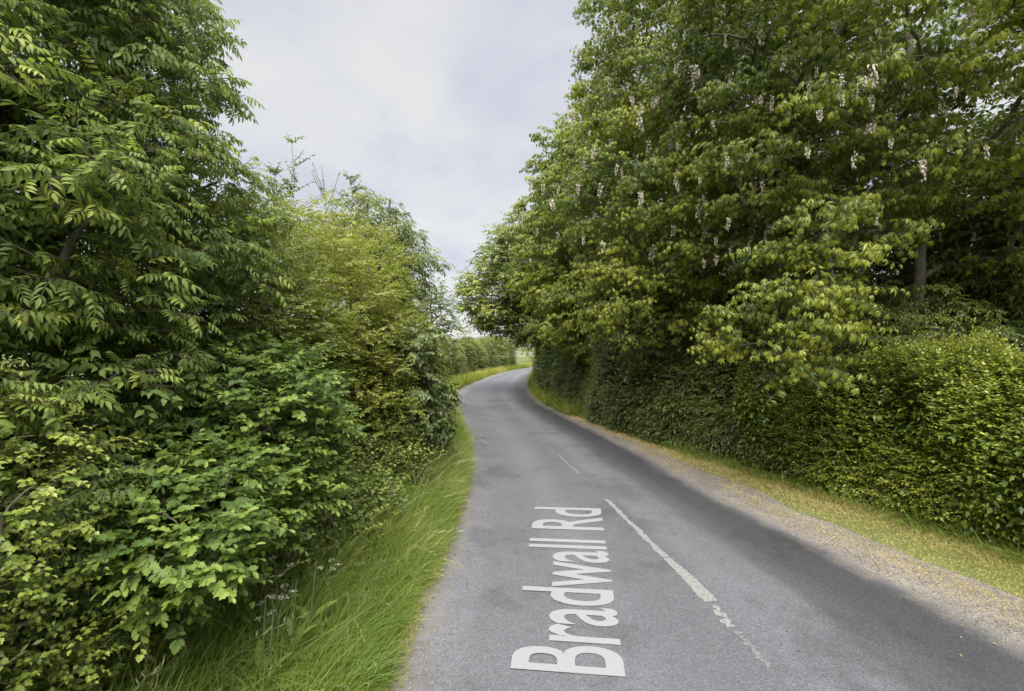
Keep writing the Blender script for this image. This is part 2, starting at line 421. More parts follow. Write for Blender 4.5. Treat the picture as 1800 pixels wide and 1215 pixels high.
def road_mat():
    m, nt, ns, lk = mat_new('worn_asphalt')
    geo = ns.new('ShaderNodeNewGeometry'); uv = ns.new('ShaderNodeUVMap'); uv.uv_map = 'across'
    sx = ns.new('ShaderNodeSeparateXYZ'); lk.new(uv.outputs[0], sx.inputs[0])
    def noise(scale, det=4, rough=.6, vec=None):
        n = ns.new('ShaderNodeTexNoise'); n.inputs['Scale'].default_value = scale; n.inputs['Detail'].default_value = det; n.inputs['Roughness'].default_value = rough
        lk.new(vec or geo.outputs['Position'], n.inputs['Vector']); return n
    def math_(op, a, b, c=None, clamp=False):
        n = node(ns, 'ShaderNodeMath', operation=op, use_clamp=clamp)
        for i, v in enumerate((a, b, c)):
            if v is None: continue
            if isinstance(v, (int, float)): n.inputs[i].default_value = v
            else: lk.new(v, n.inputs[i])
        return n.outputs[0]
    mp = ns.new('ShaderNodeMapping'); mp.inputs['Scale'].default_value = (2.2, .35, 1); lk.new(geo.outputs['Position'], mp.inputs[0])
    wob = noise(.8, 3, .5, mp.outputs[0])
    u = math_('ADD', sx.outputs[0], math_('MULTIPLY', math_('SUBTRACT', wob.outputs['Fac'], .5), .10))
    # bands across the road: dusty margins, polished wheel paths, darker strip near the right edge
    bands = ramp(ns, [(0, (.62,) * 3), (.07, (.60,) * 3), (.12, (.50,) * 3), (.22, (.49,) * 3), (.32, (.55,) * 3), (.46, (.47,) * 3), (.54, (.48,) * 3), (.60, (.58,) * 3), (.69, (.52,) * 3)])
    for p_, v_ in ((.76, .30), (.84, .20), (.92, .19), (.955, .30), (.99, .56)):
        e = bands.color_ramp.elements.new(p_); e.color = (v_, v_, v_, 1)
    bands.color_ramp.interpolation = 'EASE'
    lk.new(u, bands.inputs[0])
    big = noise(.45, 4, .6)
    fine = noise(260, 2, .7); mid = noise(46, 4, .75); pat = noise(5.5, 5, .65)
    vor = ns.new('ShaderNodeTexVoronoi'); vor.inputs['Scale'].default_value = 95; lk.new(geo.outputs['Position'], vor.inputs['Vector'])
    v = math_('MULTIPLY', bands.outputs[0], math_('MULTIPLY_ADD', big.outputs['Fac'], .35, .83))
    v = math_('MULTIPLY', v, math_('MULTIPLY_ADD', pat.outputs['Fac'], .28, .86))
    v = math_('MULTIPLY', v, math_('MULTIPLY_ADD', mid.outputs['Fac'], .9, .55))
    sp = ramp(ns, [(.0, (.75,) * 3), (.5, (1.0,) * 3), (1, (1.35,) * 3)]); sc = ns.new('ShaderNodeSeparateColor'); lk.new(vor.outputs['Color'], sc.inputs[0]); lk.new(sc.outputs[0], sp.inputs[0])
    v = math_('MULTIPLY', v, sp.outputs[0])
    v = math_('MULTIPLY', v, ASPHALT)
    cmb = ns.new('ShaderNodeCombineColor')
    lk.new(math_('MULTIPLY', v, .975), cmb.inputs[0]); lk.new(math_('MULTIPLY', v, .98), cmb.inputs[1]); lk.new(math_('MULTIPLY', v, 1.06), cmb.inputs[2])
    # dust and grit washed against both edges
    eu = math_('ABSOLUTE', math_('SUBTRACT', sx.outputs[0], .5), None)
    dn = noise(3.2, 6, .7)
    dm = node(ns, 'ShaderNodeMapRange'); dm.inputs['From Min'].default_value = .44; dm.inputs['From Max'].default_value = .515
    lk.new(math_('ADD', eu, math_('MULTIPLY', math_('SUBTRACT', dn.outputs['Fac'], .5), .12)), dm.inputs['Value'])
    dust = ramp(ns, [(.3, (.10, .088, .07)), (.7, (.17, .15, .12))]); lk.new(mid.outputs['Fac'], dust.inputs[0])
    mx = node(ns, 'ShaderNodeMix', data_type='RGBA'); lk.new(math_('MULTIPLY', dm.outputs[0], .85), mx.inputs['Factor']); lk.new(cmb.outputs[0], mx.inputs['A']); lk.new(dust.outputs[0], mx.inputs['B'])
    # old square repairs and oily stains
    rt = ns.new('ShaderNodeTexNoise'); rt.inputs['Scale'].default_value = .9; rt.inputs['Detail'].default_value = 5; rt.inputs['Roughness'].default_value = .7; lk.new(geo.outputs['Position'], rt.inputs['Vector'])
    cr = node(ns, 'ShaderNodeMapRange'); cr.inputs['From Min'].default_value = .36; cr.inputs['From Max'].default_value = .48; cr.inputs['To Min'].default_value = .74; cr.inputs['To Max'].default_value = 1
    lk.new(rt.outputs['Fac'], cr.inputs['Value'])
    vs = node(ns, 'ShaderNodeVectorMath', operation='SCALE'); lk.new(mx.outputs['Result'], vs.inputs[0]); lk.new(cr.outputs[0], vs.inputs['Scale'])
    pb = ns.new('ShaderNodeBsdfPrincipled'); lk.new(vs.outputs[0], pb.inputs['Base Color'])
    pb.inputs['Roughness'].default_value = .62; pb.inputs['Specular IOR Level'].default_value = .5
    bp = ns.new('ShaderNodeBump'); bp.inputs['Strength'].default_value = .5; bp.inputs['Distance'].default_value = .006
    lk.new(math_('ADD', mid.outputs['Fac'], vor.outputs['Distance']), bp.inputs['Height']); lk.new(bp.outputs[0], pb.inputs['Normal'])
    out = ns.new('ShaderNodeOutputMaterial'); lk.new(pb.outputs[0], out.inputs[0])
    return m
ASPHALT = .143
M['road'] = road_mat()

def ground_mat(name, c, scales, bump=.01):
    m, nt, ns, lk = mat_new(name)
    geo = ns.new('ShaderNodeNewGeometry')
    a = ns.new('ShaderNodeTexNoise'); a.inputs['Scale'].default_value = scales[0]; a.inputs['Detail'].default_value = 8; a.inputs['Roughness'].default_value = .7; lk.new(geo.outputs['Position'], a.inputs['Vector'])
    b = ns.new('ShaderNodeTexVoronoi'); b.inputs['Scale'].default_value = scales[1]; lk.new(geo.outputs['Position'], b.inputs['Vector'])
    rp = ramp(ns, c); lk.new(a.outputs['Fac'], rp.inputs[0])
    s = ns.new('ShaderNodeSeparateColor'); lk.new(b.outputs['Color'], s.inputs[0])
    mr = node(ns, 'ShaderNodeMapRange'); mr.inputs['To Min'].default_value = .75; mr.inputs['To Max'].default_value = 1.22; lk.new(s.outputs[0], mr.inputs['Value'])
    vs = node(ns, 'ShaderNodeVectorMath', operation='SCALE'); lk.new(rp.outputs[0], vs.inputs[0]); lk.new(mr.outputs[0], vs.inputs['Scale'])
    pb = ns.new('ShaderNodeBsdfPrincipled'); pb.inputs['Roughness'].default_value = .95; pb.inputs['Specular IOR Level'].default_value = .2; lk.new(vs.outputs[0], pb.inputs['Base Color'])
    bp = ns.new('ShaderNodeBump'); bp.inputs['Strength'].default_value = .8; bp.inputs['Distance'].default_value = bump; lk.new(b.outputs['Distance'], bp.inputs['Height']); lk.new(bp.outputs[0], pb.inputs['Normal'])
    out = ns.new('ShaderNodeOutputMaterial'); lk.new(pb.outputs[0], out.inputs[0])
    return m
M['ground'] = ground_mat('field_soil_and_grass', [(.3, (.055, .065, .02)), (.55, (.09, .11, .03)), (.8, (.13, .12, .06))], (1.2, 30))
M['gravel'] = ground_mat('gravel_and_dust', [(.25, (.10, .088, .075)), (.5, (.155, .138, .118)), (.75, (.215, .19, .155))], (2.2, 70), .012)

def sheet(name, rows_l, rows_r, z, mat, ncol=8, uvname='across', crown=0):
    n = len(rows_l); f = np.linspace(0, 1, ncol)
    V = np.zeros((n, ncol, 3)); V[..., :2] = rows_l[:, None] * (1 - f)[None, :, None] + rows_r[:, None] * f[None, :, None]
    V[..., 2] = z + crown * 4 * f * (1 - f)
    i = np.arange(n - 1)[:, None] * ncol; j = np.arange(ncol - 1)[None]
    L = np.stack([i + j, i + j + 1, i + ncol + j + 1, i + ncol + j], -1).reshape(-1); m = (n - 1) * (ncol - 1)
    o = build(name, [dict(V=V.reshape(-1, 3), L=L, T=np.full(m, 4), M=np.zeros(m), A=np.zeros(m))], [mat], smooth=True)
    u = o.data.uv_layers.new(name=uvname)
    U = np.zeros((n, ncol, 2)); U[..., 0] = f[None]; U[..., 1] = np.linspace(0, 1, n)[:, None]
    u.data.foreach_set('uv', U.reshape(-1, 2)[L].astype(np.float32).ravel())
    return o

g = build('ground', [dict(V=np.array([(-900, -300, 0), (900, -300, 0), (900, 1500, 0), (-900, 1500, 0.)]), L=np.arange(4), T=np.array([4]), M=np.array([0]), A=np.array([0.]))], [M['ground']])
tag(g, kind='structure')
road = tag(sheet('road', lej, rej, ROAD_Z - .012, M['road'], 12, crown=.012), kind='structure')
gr_out = re.copy(); gr_out[:, 0] += np.interp(re[:, 1], [-6, 4, 9, 14, 17, 22], [1.05, .95, .7, .5, .3, .1]) + smooth_noise(NR, 9, .10) + smooth_noise(NR, 4, .06)
gr_in = re.copy(); gr_in[:, 0] -= .3
kg = re[:, 1] < 60
tag(sheet('gravel_verge', gr_in[kg], gr_out[kg], .005, M['gravel'], 6), kind='structure')
lg_out = le.copy(); lg_out[:, 0] -= .16 + np.abs(smooth_noise(NR, 7, .08)) + np.interp(le[:, 1], [0, 6, 20, 23, 30, 45], [0, 0, .1, .5, .2, .3]); lg_in = le.copy(); lg_in[:, 0] += .3
kl = le[:, 1] < 70
tag(sheet('dirt_edge', lg_out[kl], lg_in[kl], .005, M['gravel'], 5), kind='structure')

# painted marks and overlaid street name -------------------------------------------------------------
def paint_mat(name, c, wear):
    m, nt, ns, lk = mat_new(name)
    g_ = ns.new('ShaderNodeNewGeometry')
    n1 = ns.new('ShaderNodeTexNoise'); n1.inputs['Scale'].default_value = 38; n1.inputs['Detail'].default_value = 6; n1.inputs['Roughness'].default_value = .8; lk.new(g_.outputs['Position'], n1.inputs['Vector'])
    rp = ramp(ns, [(wear - .06, tuple(x * .5 for x in c)), (wear + .06, c)]); lk.new(n1.outputs['Fac'], rp.inputs[0])
    pb = ns.new('ShaderNodeBsdfPrincipled'); pb.inputs['Roughness'].default_value = .75; lk.new(rp.outputs[0], pb.inputs['Base Color'])
    out = ns.new('ShaderNodeOutputMaterial'); lk.new(pb.outputs[0], out.inputs[0])
    return m
M['letter'] = paint_mat('street_name_overlay', (.175, .175, .175), .30)
M['dash'] = paint_mat('worn_white_road_paint', (.165, .165, .155), .47)
M['dashfaint'] = paint_mat('rubbed_white_road_paint', (.13, .13, .13), .5)

def homog(src, dst):
    A = []
    for (x, y), (X, Y) in zip(src, dst):
        A.append([x, y, 1, 0, 0, 0, -X * x, -X * y, -X]); A.append([0, 0, 0, x, y, 1, -Y * x, -Y * y, -Y])
    return np.linalg.svd(np.array(A))[2][-1].reshape(3, 3)
cu = bpy.data.curves.new('lettering_outline', 'FONT'); cu.body = 'Bradwall Rd'; cu.offset = .012; cu.resolution_u = 6
to = bpy.data.objects.new('lettering_outline', cu); COL.objects.link(to); bpy.context.view_layer.update()
tm = bpy.data.meshes.new_from_object(to.evaluated_get(bpy.context.evaluated_depsgraph_get()))
bpy.data.objects.remove(to)
tv = np.zeros(len(tm.vertices) * 3, np.float32); tm.vertices.foreach_get('co', tv); tv = tv.reshape(-1, 3)
W_ = tv[:, 0].max(); X0 = tv[:, 0].min(); cap = tv[tv[:, 0] < X0 + .3, 1].max()
H_ = homog([(X0, 0), (X0, cap), (W_, 0), (W_, cap)], [px(1096, 1196), px(897, 1181), px(1054, 897), px(940, 894)])
q = np.c_[tv[:, :2], np.ones(len(tv))] @ H_.T; q = q[:, :2] / q[:, 2:]
tm.vertices.foreach_set('co', np.c_[q, np.full(len(q), ROAD_Z + .004)].astype(np.float32).ravel()); tm.update()
tm.materials.append(M['letter'])
lo = bpy.data.objects.new('road_lettering', tm); COL.objects.link(lo)
tag(lo, 'large white capital and small overlaid letters reading Bradwall Rd along the grey road', 'road lettering')  # street-name overlay added as flat letters, not paint the road itself has

def dash(poly, mat, label, n=16, rag=.012):
    """a worn painted stripe given by its centre line (pixel-read ground points) and width"""
    pts = np.array([px(*p[:2]) for p in poly]); w = np.array([p[2] for p in poly])
    dl = np.concatenate([[0], np.cumsum(np.linalg.norm(np.diff(pts, axis=0), axis=1))]); s = np.linspace(0, dl[-1], n)
    c = np.stack([np.interp(s, dl, pts[:, i]) for i in range(2)], 1); ww = np.interp(s, dl, w)
    t = nrm(np.gradient(c, axis=0)); nn = np.stack([t[:, 1], -t[:, 0]], 1)
    a = c - nn * (ww / 2 + rng.normal(0, rag, n))[:, None]; b = c + nn * (ww / 2 + rng.normal(0, rag, n))[:, None]
    o = sheet('centre_line_dash', a, b, ROAD_Z + .003, mat, 2)
    tag(o, label, 'road marking', 'centre line dashes')
dash([(1172, 985, .10), (1205, 1015, .13), (1240, 1052, .15), (1250, 1062, .13)], M['dash'], 'wide pale centre line piece right of the word Bradwall', 60, .006)
dash([(1255, 1068, .05), (1270, 1088, .08), (1287, 1108, .09)], M['dash'], 'short flaking stub of centre line nearest the camera', 16, .02)
dash([(1066, 880, .07), (1110, 925, .07), (1172, 984, .08)], M['dash'], 'long thin centre line dash beginning beside the letters Rd', 40, .01)
dash([(1292, 1114, .05), (1320, 1142, .04), (1352, 1180, .05)], M['dashfaint'], 'scattered last flecks of centre line at the bottom of the picture', 30, .016)
dash([(980, 800, .07), (1000, 820, .06), (1020, 836, .07)], M['dashfaint'], 'faint rubbed centre line dash beyond the letters, in the dark patch', 30, .012)

# ------------------------------------------------------------------ trees on the right
def tree(name, label, cat, trunk, r0, envs, nclump, R, ts, k, L, n, S, leafmat, group=None, mind=.5, tone=.4, inner=0, cam_bias=.45, zmin=-9, rmin=.7, stemw=.006, extra=None, inner_S=None, **kw):
    root = empty(name, (trunk[0][0], trunk[0][1], 0), label, cat, group)
    org = root.location
    C, N = shell(envs, nclump, rmin=rmin, mind=mind, cam_bias=cam_bias, zmin=zmin)
    if extra is not None:
        C = np.concatenate([C, extra]); N = np.concatenate([N, nrm(np.tile([-.2, -.5, .3], (len(extra), 1)))])
    sk = skeleton(trunk, r0, C)
    build('trunk', sk, [M['bark']], root, org, smooth=True)
    tn = tone + .16 * vnoise(C, .5) + .10 * np.clip(N[:, 2], -1, 1)  # upward-facing clumps get a lighter leaf colour, so lit tops are painted in
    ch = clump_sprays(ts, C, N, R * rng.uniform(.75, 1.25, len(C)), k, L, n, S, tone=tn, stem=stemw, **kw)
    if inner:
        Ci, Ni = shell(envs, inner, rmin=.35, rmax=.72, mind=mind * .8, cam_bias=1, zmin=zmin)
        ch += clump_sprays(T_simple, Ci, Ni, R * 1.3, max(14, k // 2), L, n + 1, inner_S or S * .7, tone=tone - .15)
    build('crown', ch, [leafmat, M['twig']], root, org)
    return root, C, N

def flower_mesh(i):
    n = 34; t = rng.uniform(0, 1, n) ** .8; a = rng.uniform(0, 6.28, n)
    r = .032 * (1 - .65 * t) * rng.uniform(.5, 1.1, n)
    P = np.stack([r * np.cos(a), r * np.sin(a), -.21 * t - .015], 1)
    D = np.stack([np.cos(a), np.sin(a), -.6 + rng.normal(0, .4, n)], 1)
    c = inst(t_lite(.8, .3, .3), P, D, rdirs(n) + UP, rng.uniform(.026, .042, n), np.full(n, .5))
    s = tube([(0, 0, .06), (0.004, 0, -.08), (0, .004, -.2)], [.003, .003, .002], 4, 1)
    o = build('flower_cluster', [c, s], [M['flower'], M['stem']]); me = o.data; bpy.data.objects.remove(o); return me
FM = [flower_mesh(i) for i in range(4)]

EYE = np.array([0, 0, 2.5])
def add_flowers(root, C, N, R, count, cond, big=1.0):
    """hanging blossom on the outer clumps of the side of the crown that faces the road"""
    v = C - EYE; dist = np.linalg.norm(v, axis=1); u = v / dist[:, None]
    idx = []
    for i in range(len(C)):
        if not cond(C[i]) or C[i][2] > 2.5 + .70 * C[i][1] or C[i][0] > 1.04 * C[i][1]: continue
        front = (dist < dist[i] - .3) & (np.arccos(np.clip(u @ u[i], -1, 1)) < .75 * R / dist)
        if not front.any(): idx.append(i)
    for m in range(count):
        i = idx[m % len(idx)] if m < 2 * len(idx) else idx[rng.integers(len(idx))]
        d = nrm(rng.normal(0, 1, 3) * [1, 1, .6] - u[i] * 1.0)
        p = C[i] + d * R * rng.uniform(.9, 1.25) - u[i] * R * rng.uniform(.5, .95)
        o = bpy.data.objects.new('flower_cluster', FM[rng.integers(len(FM))]); COL.objects.link(o); o.parent = root
        o.location = p - np.array(root.location); s = 1.08 * big * rng.uniform(.7, 1.45); o.scale = (s * 1.05, s * 1.05, s * rng.uniform(1.0, 1.5))
        o.rotation_euler = (rng.normal(0, .14), rng.normal(0, .14), rng.uniform(0, 6.28))

GT = 'pale flowered trees behind the right hedge'
# the nearest flowering tree: bare leaning trunk, drooping bough in front of the hedge
drop = np.array([(4.55, 7.1, 4.3), (4.75, 7.2, 3.75), (4.55, 7.0, 3.2), (4.35, 7.1, 2.75), (4.2, 7.3, 2.35), (4.8, 7.3, 2.75), (4.0, 7.5, 3.3), (3.75, 7.9, 2.9), (4.1, 7.7, 3.9), (4.9, 7.4, 3.2), (3.6, 8.3, 2.5), (4.55, 7.4, 2.1)])
A, CA, NA = tree('flowering_tree', 'tall tree with pale hanging blossom and a bare grey trunk right of the drooping bough', 'tree',
     [(7.2, 9.0, 0), (7.32, 9.0, 1.6), (7.42, 9.0, 2.7), (7.6, 9.05, 3.5), (7.78, 9.1, 4.6), (7.6, 9.2, 8), (7.4, 9.3, 11.5)], .14,
     [((6.7, 8.6, 8.6), (3.7, 3.6, 3.7)), ((5.3, 8.6, 5.6), (1.9, 2.0, 1.7)), ((7.6, 7.6, 6.2), (2.2, 1.9, 1.5)), ((8.6, 9.4, 8.0), (3.2, 2.8, 3.2)), ((9.3, 8.6, 4.9), (2.0, 1.5, 1.5))], 270, .56, T_palm, 36, .30, 5, .205, M['chestnut'],
     GT, mind=.66, tone=.60, inner=60, cam_bias=.25, rmin=.62, extra=drop, droop=.35, gdrop=.4, tvar=.15)
B, CB, NB = tree('flowering_tree', 'tall leafy tree with most of the pale blossom, at the middle of the right bank', 'tree',
     [(5.6, 13.2, 0), (5.5, 13.2, 3), (5.3, 13.2, 6), (5.2, 13, 9), (5.1, 13, 12.5)], .24,
     [((5.35, 12.9, 9.4), (3.4, 3.5, 4.6)), ((3.9, 13.0, 6.6), (2.6, 2.4, 2.4)), ((4.4, 11.4, 5.6), (2.0, 1.9, 2.0)), ((5.2, 12.6, 4.2), (2.6, 2.4, 1.6)), ((3.5, 12.4, 3.6), (1.5, 1.8, 1.3))], 300, .62, T_palm, 36, .32, 5, .215, M['chestnut'],
     GT, mind=.72, tone=.57, inner=80, cam_bias=.3, rmin=.66, droop=.35, gdrop=.4, tvar=.15)
Cc, CC, NC = tree('flowering_tree', 'dense dark tree with few blossoms between the tallest tree and the bend', 'tree',
     [(4.2, 19, 0), (4.0, 19, 3), (3.8, 19, 6), (3.6, 19, 10)], .24,
     [((3.9, 18.6, 7.8), (3.2, 3.4, 3.9)), ((2.8, 19, 5.4), (2.6, 2.6, 2.0)), ((3.4, 17.5, 3.9), (2.4, 2.2, 1.7))], 270, .68, T_palmlite, 24, .34, 5, .28, M['chestnut'],
     GT, mind=.74, tone=.52, inner=110, rmin=.68, droop=.35, gdrop=.4, tvar=.15)
D_, CD, ND = tree('broadleaf_tree', 'round green tree reaching over the road at the far bend', 'tree',
     [(3.6, 27, 0), (3.3, 27, 3), (2.7, 27, 5), (2.2, 27, 9)], .26,
     [((1.8, 26.5, 6.6), (3.4, 3.4, 3.0)), ((-.6, 27, 5.1), (2.2, 2.4, 1.75)), ((2.8, 26, 4.2), (2.8, 2.6, 1.8)), ((.9, 27.5, 3.9), (1.9, 2, 1.0))], 290, .72, T_simple, 36, .38, 6, .21, M['syca'],
     None, mind=.72, tone=.78, inner=110, rmin=.68, droop=.3, gdrop=.3)
add_flowers(B, CB, NB, .62, 100, lambda c: c[2] > 5.0, .85)
add_flowers(A, CA, NA, .56, 98, lambda c: c[2] > 4.4, .62)
add_flowers(Cc, CC, NC, .7, 45, lambda c: c[2] > 6)
GB = 'dark trees behind the flowering trees'
for i, (bx, by, ht, lab) in enumerate([(11.5, 10.5, 7.5, 'dark tree behind the bare grey trunk at the right edge'), (9.0, 15.5, 7, 'dark tree seen through gaps behind the tallest flowering tree'), (6.6, 22.5, 9, 'shaded tree standing behind the dense dark tree near the bend'), (15.5, 15, 6.5, 'dark tree filling the upper right corner behind the blossom')]):
    tree('background_tree', lab, 'tree', [(bx, by, 0), (bx + .1, by, ht * .4), (bx - .1, by, ht)], .2,
         [((bx, by, ht * .62), (3.0, 2.6, ht * .40)), ((bx - .5, by - .6, ht * .3), (2.7, 2.4, ht * .28))], 190, .8, T_simple, 26, .45, 6, .22, M['dark'], GB, mind=.7, tone=.45, inner=70, cam_bias=.3, rmin=.6, zmin=.3)

# ------------------------------------------------------------------ right hedge, understorey
def hedge(name, label, cat, path, side, nsp, L, n, S, ts, mat, tone, inner_n=0, inner_S=None, group=None, hi=.85, fr=(.86, 1.04), bump=.12, up=.35, stemn=60, sq=.6, vs=.7, stemw=.004, ns=.9, stray=0, **kw):
    P, N = hedge_pts(path, nsp, side, hi=hi, fr=fr, bump=bump, sq=sq, ns=ns)
    org = base_of(P); root = empty(name, org, label, cat, group)
    D = N + np.array([0, 0, up]) + rng.normal(0, .45, P.shape)
    tn = tone + .16 * vnoise(P, vs)
    ch = sprays(ts, P - N * L * .5, D, L * rng.uniform(.6, 1.35, len(P)), n, S, tone=tn, stem=stemw, **kw)
    if stray:
        Ps, Ns = hedge_pts(path, stray, side, hi=.7, fr=(.95, 1.05), bump=bump, sq=sq, ns=ns)
        ch += sprays(ts, Ps, Ns * .7 + np.array([0, 0, .9]) + rng.normal(0, .3, Ps.shape), rng.uniform(.2, .55, len(Ps)), 9, S * .95, tone=tone + .2, stem=stemw, **kw)
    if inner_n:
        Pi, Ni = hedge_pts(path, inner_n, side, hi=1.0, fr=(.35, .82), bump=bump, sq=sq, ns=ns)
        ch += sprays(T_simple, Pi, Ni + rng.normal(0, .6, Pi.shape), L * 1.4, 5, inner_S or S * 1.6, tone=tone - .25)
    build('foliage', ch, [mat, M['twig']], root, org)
    st = []
    for i in range(stemn):
        s = rng.uniform(.01, .99); q = path_eval(path, np.array([s]))[0]; o = side * q[2] * rng.uniform(.25, .75)
        b = np.array([q[0] + o, q[1], 0]); h = q[3] * rng.uniform(.6, .9); e = b + np.array([rng.normal(0, .25), rng.normal(0, .25), h])
        m_ = (b + e) / 2 + np.array([rng.normal(0, .08), rng.normal(0, .08), 0])
        st.append(tube([b, m_, e], [.025, .017, .006], 5))
    build('stems', st, [M['twig']], root, org)
    return root

hedge('privet_hedge', 'clipped bright green hedge along the verge on the right', 'hedge',
      [(6.95, .8, 1.6, 2.22), (6.35, 3.8, 1.6, 2.24), (5.85, 5.8, 1.7, 2.24), (5.35, 7.4, 1.7, 2.2), (4.95, 8.8, 1.6, 2.15), (4.6, 9.8, 1.4, 2.0)], 1,
      26000, .20, 8, .064, T_simple, M['privet'], .56, 9000, .12, bump=.24, up=.6, sq=.78, stray=420, ns=1.5, vs=1.4, droop=.05, gdrop=.1, tip=.3, jit=.4)
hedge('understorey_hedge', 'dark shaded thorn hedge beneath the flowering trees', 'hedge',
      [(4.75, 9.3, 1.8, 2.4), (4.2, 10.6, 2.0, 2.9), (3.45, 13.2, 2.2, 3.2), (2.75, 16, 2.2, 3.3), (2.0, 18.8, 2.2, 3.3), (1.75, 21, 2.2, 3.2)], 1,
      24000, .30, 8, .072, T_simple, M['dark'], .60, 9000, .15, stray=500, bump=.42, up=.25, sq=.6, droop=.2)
hedge('roadside_hedge', 'leafy green hedge with grassy foot at the inside of the bend', 'hedge',
      [(1.95, 20.5, 2.0, 3.3), (1.55, 24, 2.0, 3.2), (1.5, 28, 2.0, 3.1), (1.75, 33, 2.0, 3.1), (2.3, 38, 2.0, 3.0), (3.2, 43, 2, 3), (4.8, 48, 2, 3)], 1,
      15000, .3, 7, .095, T_simple, M['syca'], .45, 4500, .18, bump=.3, up=.25, sq=.6, droop=.2)

GS = 'shrubs along the left bank'
def shrub(name, label, cat, envs, ncl, R, ts, k, L, n, S, mat, tone=.45, group=GS, mind=.16, inner=0, base=None, inner_S=None, **kw):
    C, N = shell(envs, ncl, rmin=.55, mind=mind, cam_bias=.35, zmin=.1)
    b = base or (float(C[:, 0].mean()), float(C[:, 1].mean()) + .15)
    root = empty(name, (b[0], b[1], 0), label, cat, group)
    sk = skeleton([(b[0], b[1], 0), (b[0], b[1], .25), (b[0], b[1], max(.3, C[:, 2].mean()))], .03, C, twig=.004)
    build('stem', sk, [M['twig']], root, root.location)
    ch = clump_sprays(ts, C, N, R, k, L, n, S, tone=tone + .15 * vnoise(C, 1.3), stem=.0025, **kw)
    build('foliage', ch, [mat, M['twig']], root, root.location)
    return root

for lab, c, r in (('dark bush behind the clipped hedge at the right edge', (9.6, 9.0, 2.4), (1.4, 1.0, 1.9)), ('dark bush behind the clipped hedge left of the bare trunk', (6.5, 9.6, 2.3), (1.0, 1.0, 1.7)), ('low dark bush at the foot of the bare trunk', (7.25, 8.35, 2.35), (1.0, .55, 1.1))):
    shrub('elder_bush', lab, 'shrub', [(c, r)], 120, .34, T_ashlite, 12, .26, 5, .2, M['dark'], .6, 'dark bushes behind the right hedge', mind=.36, base=c[:2], droop=.3)
# ------------------------------------------------------------------ left side
HL = [(-3.0, -2), (-2.75, 1), (-2.55, 3), (-2.3, 4.5), (-1.95, 6), (-1.72, 8), (-1.7, 10), (-2.0, 12.5), (-2.6, 16), (-3.3, 20), (-4.0, 24), (-4.3, 28)]
HLa = np.array(HL)
def hlx(y): return np.interp(y, HLa[:, 1], HLa[:, 0])

# near ash tree
tree('ash_tree', 'tall ash tree with large feathery leaves at the left edge', 'tree',
     [(-4.1, 4.2, 0), (-4.0, 4.1, 1.6), (-3.9, 4.1, 3.4), (-3.8, 4.0, 5), (-3.7, 4.0, 7)], .09,
     [((-4.05, 3.7, 4.9), (1.42, 1.4, 2.2)), ((-3.35, 3.1, 3.3), (1.0, 1.15, 1.05)), ((-3.3, 4.3, 3.4), (.95, .9, 1.2)), ((-3.2, 3.3, 2.2), (.8, .9, .7)), ((-3.5, 2.2, 2.6), (.9, .9, 1.2)), ((-4.6, 2.6, 5.0), (1.2, 1.2, 2))], 400, .29, T_ash, 13, .24, 4, .19, M['ash'],
     None, mind=.27, tone=.58, inner=200, cam_bias=.4, rmin=.6, stemw=.008, droop=.15, gdrop=.12, nout=1.3, tvar=.13, inner_S=.085)

GS = 'shrubs along the left bank'
shrub('field_maple', 'bright lobed-leaf bush in the middle of the left bank', 'shrub', [((-2.3, 4.3, 1.75), (.75, .8, .85)), ((-2.1, 3.9, 1.4), (.5, .5, .5))], 150, .19, T_maple + T_oak, 14, .15, 7, .064, M['maple'], .50, droop=.1, gdrop=.15, nout=.6, tip=.25)
shrub('field_maple', 'lower lobed-leaf bush just above the tall grass', 'shrub', [((-2.3, 3.3, 1.4), (.5, .5, .45)), ((-2.05, 3.0, 1.25), (.35, .4, .35))], 120, .18, T_maple + T_oak, 14, .14, 7, .062, M['maple'], .42, droop=.1, gdrop=.15, nout=.6, tip=.25)
shrub('hawthorn_bush', 'small-leaved yellow-green thorn bush at the lower left edge', 'shrub', [((-2.75, 2.35, 1.65), (.55, .6, .75)), ((-2.6, 2.6, 1.2), (.5, .5, .5)), ((-3.2, 2.0, 1.3), (.6, .6, .8))], 190, .17, T_thorn, 15, .18, 8, .038, M['thorn_young'], .5, droop=.15, tip=.35)
shrub('elder_bush', 'dark broad-leaved bush low between the ash and the thorn bush', 'shrub', [((-3.15, 2.9, 1.4), (.8, .7, .8)), ((-2.9, 3.3, .9), (.6, .6, .6))], 150, .2, T_ash, 10, .18, 4, .16, M['ash'], .36, droop=.25)
hedge('bramble_bank', 'tangle of bramble and thorn along the foot of the near left bank', 'bramble',
      [(-2.6, 1.6, 1.4, 1.0), (-2.3, 2.6, 1.4, 1.0), (-2.05, 3.6, 1.4, .95), (-1.72, 4.8, 1.3, .95), (-1.55, 6.0, 1.2, 1.0), (-1.5, 7.6, 1.2, 1.1)], -1,
      9000, .2, 6, .055, T_maple + T_ivy, M['nettle'], .62, 2500, .1, stray=350, bump=.3, up=.45, sq=.9, ns=1.8, vs=1.5, droop=.2, tip=.25, stemn=30)
shrub('ivy_clump', 'dark glossy ivy hanging over the grass at the corner of the left hedge', 'ivy', [((-1.72, 8.2, 1.75), (.42, .6, 1.0)), ((-1.6, 9.1, 1.2), (.4, .7, .75)), ((-1.6, 8.0, 2.5), (.35, .5, .4))], 130, .2, T_ivy, 10, .2, 6, .085, M['ivy'], .6, mind=.18, droop=.4, gdrop=.8, nout=.9)

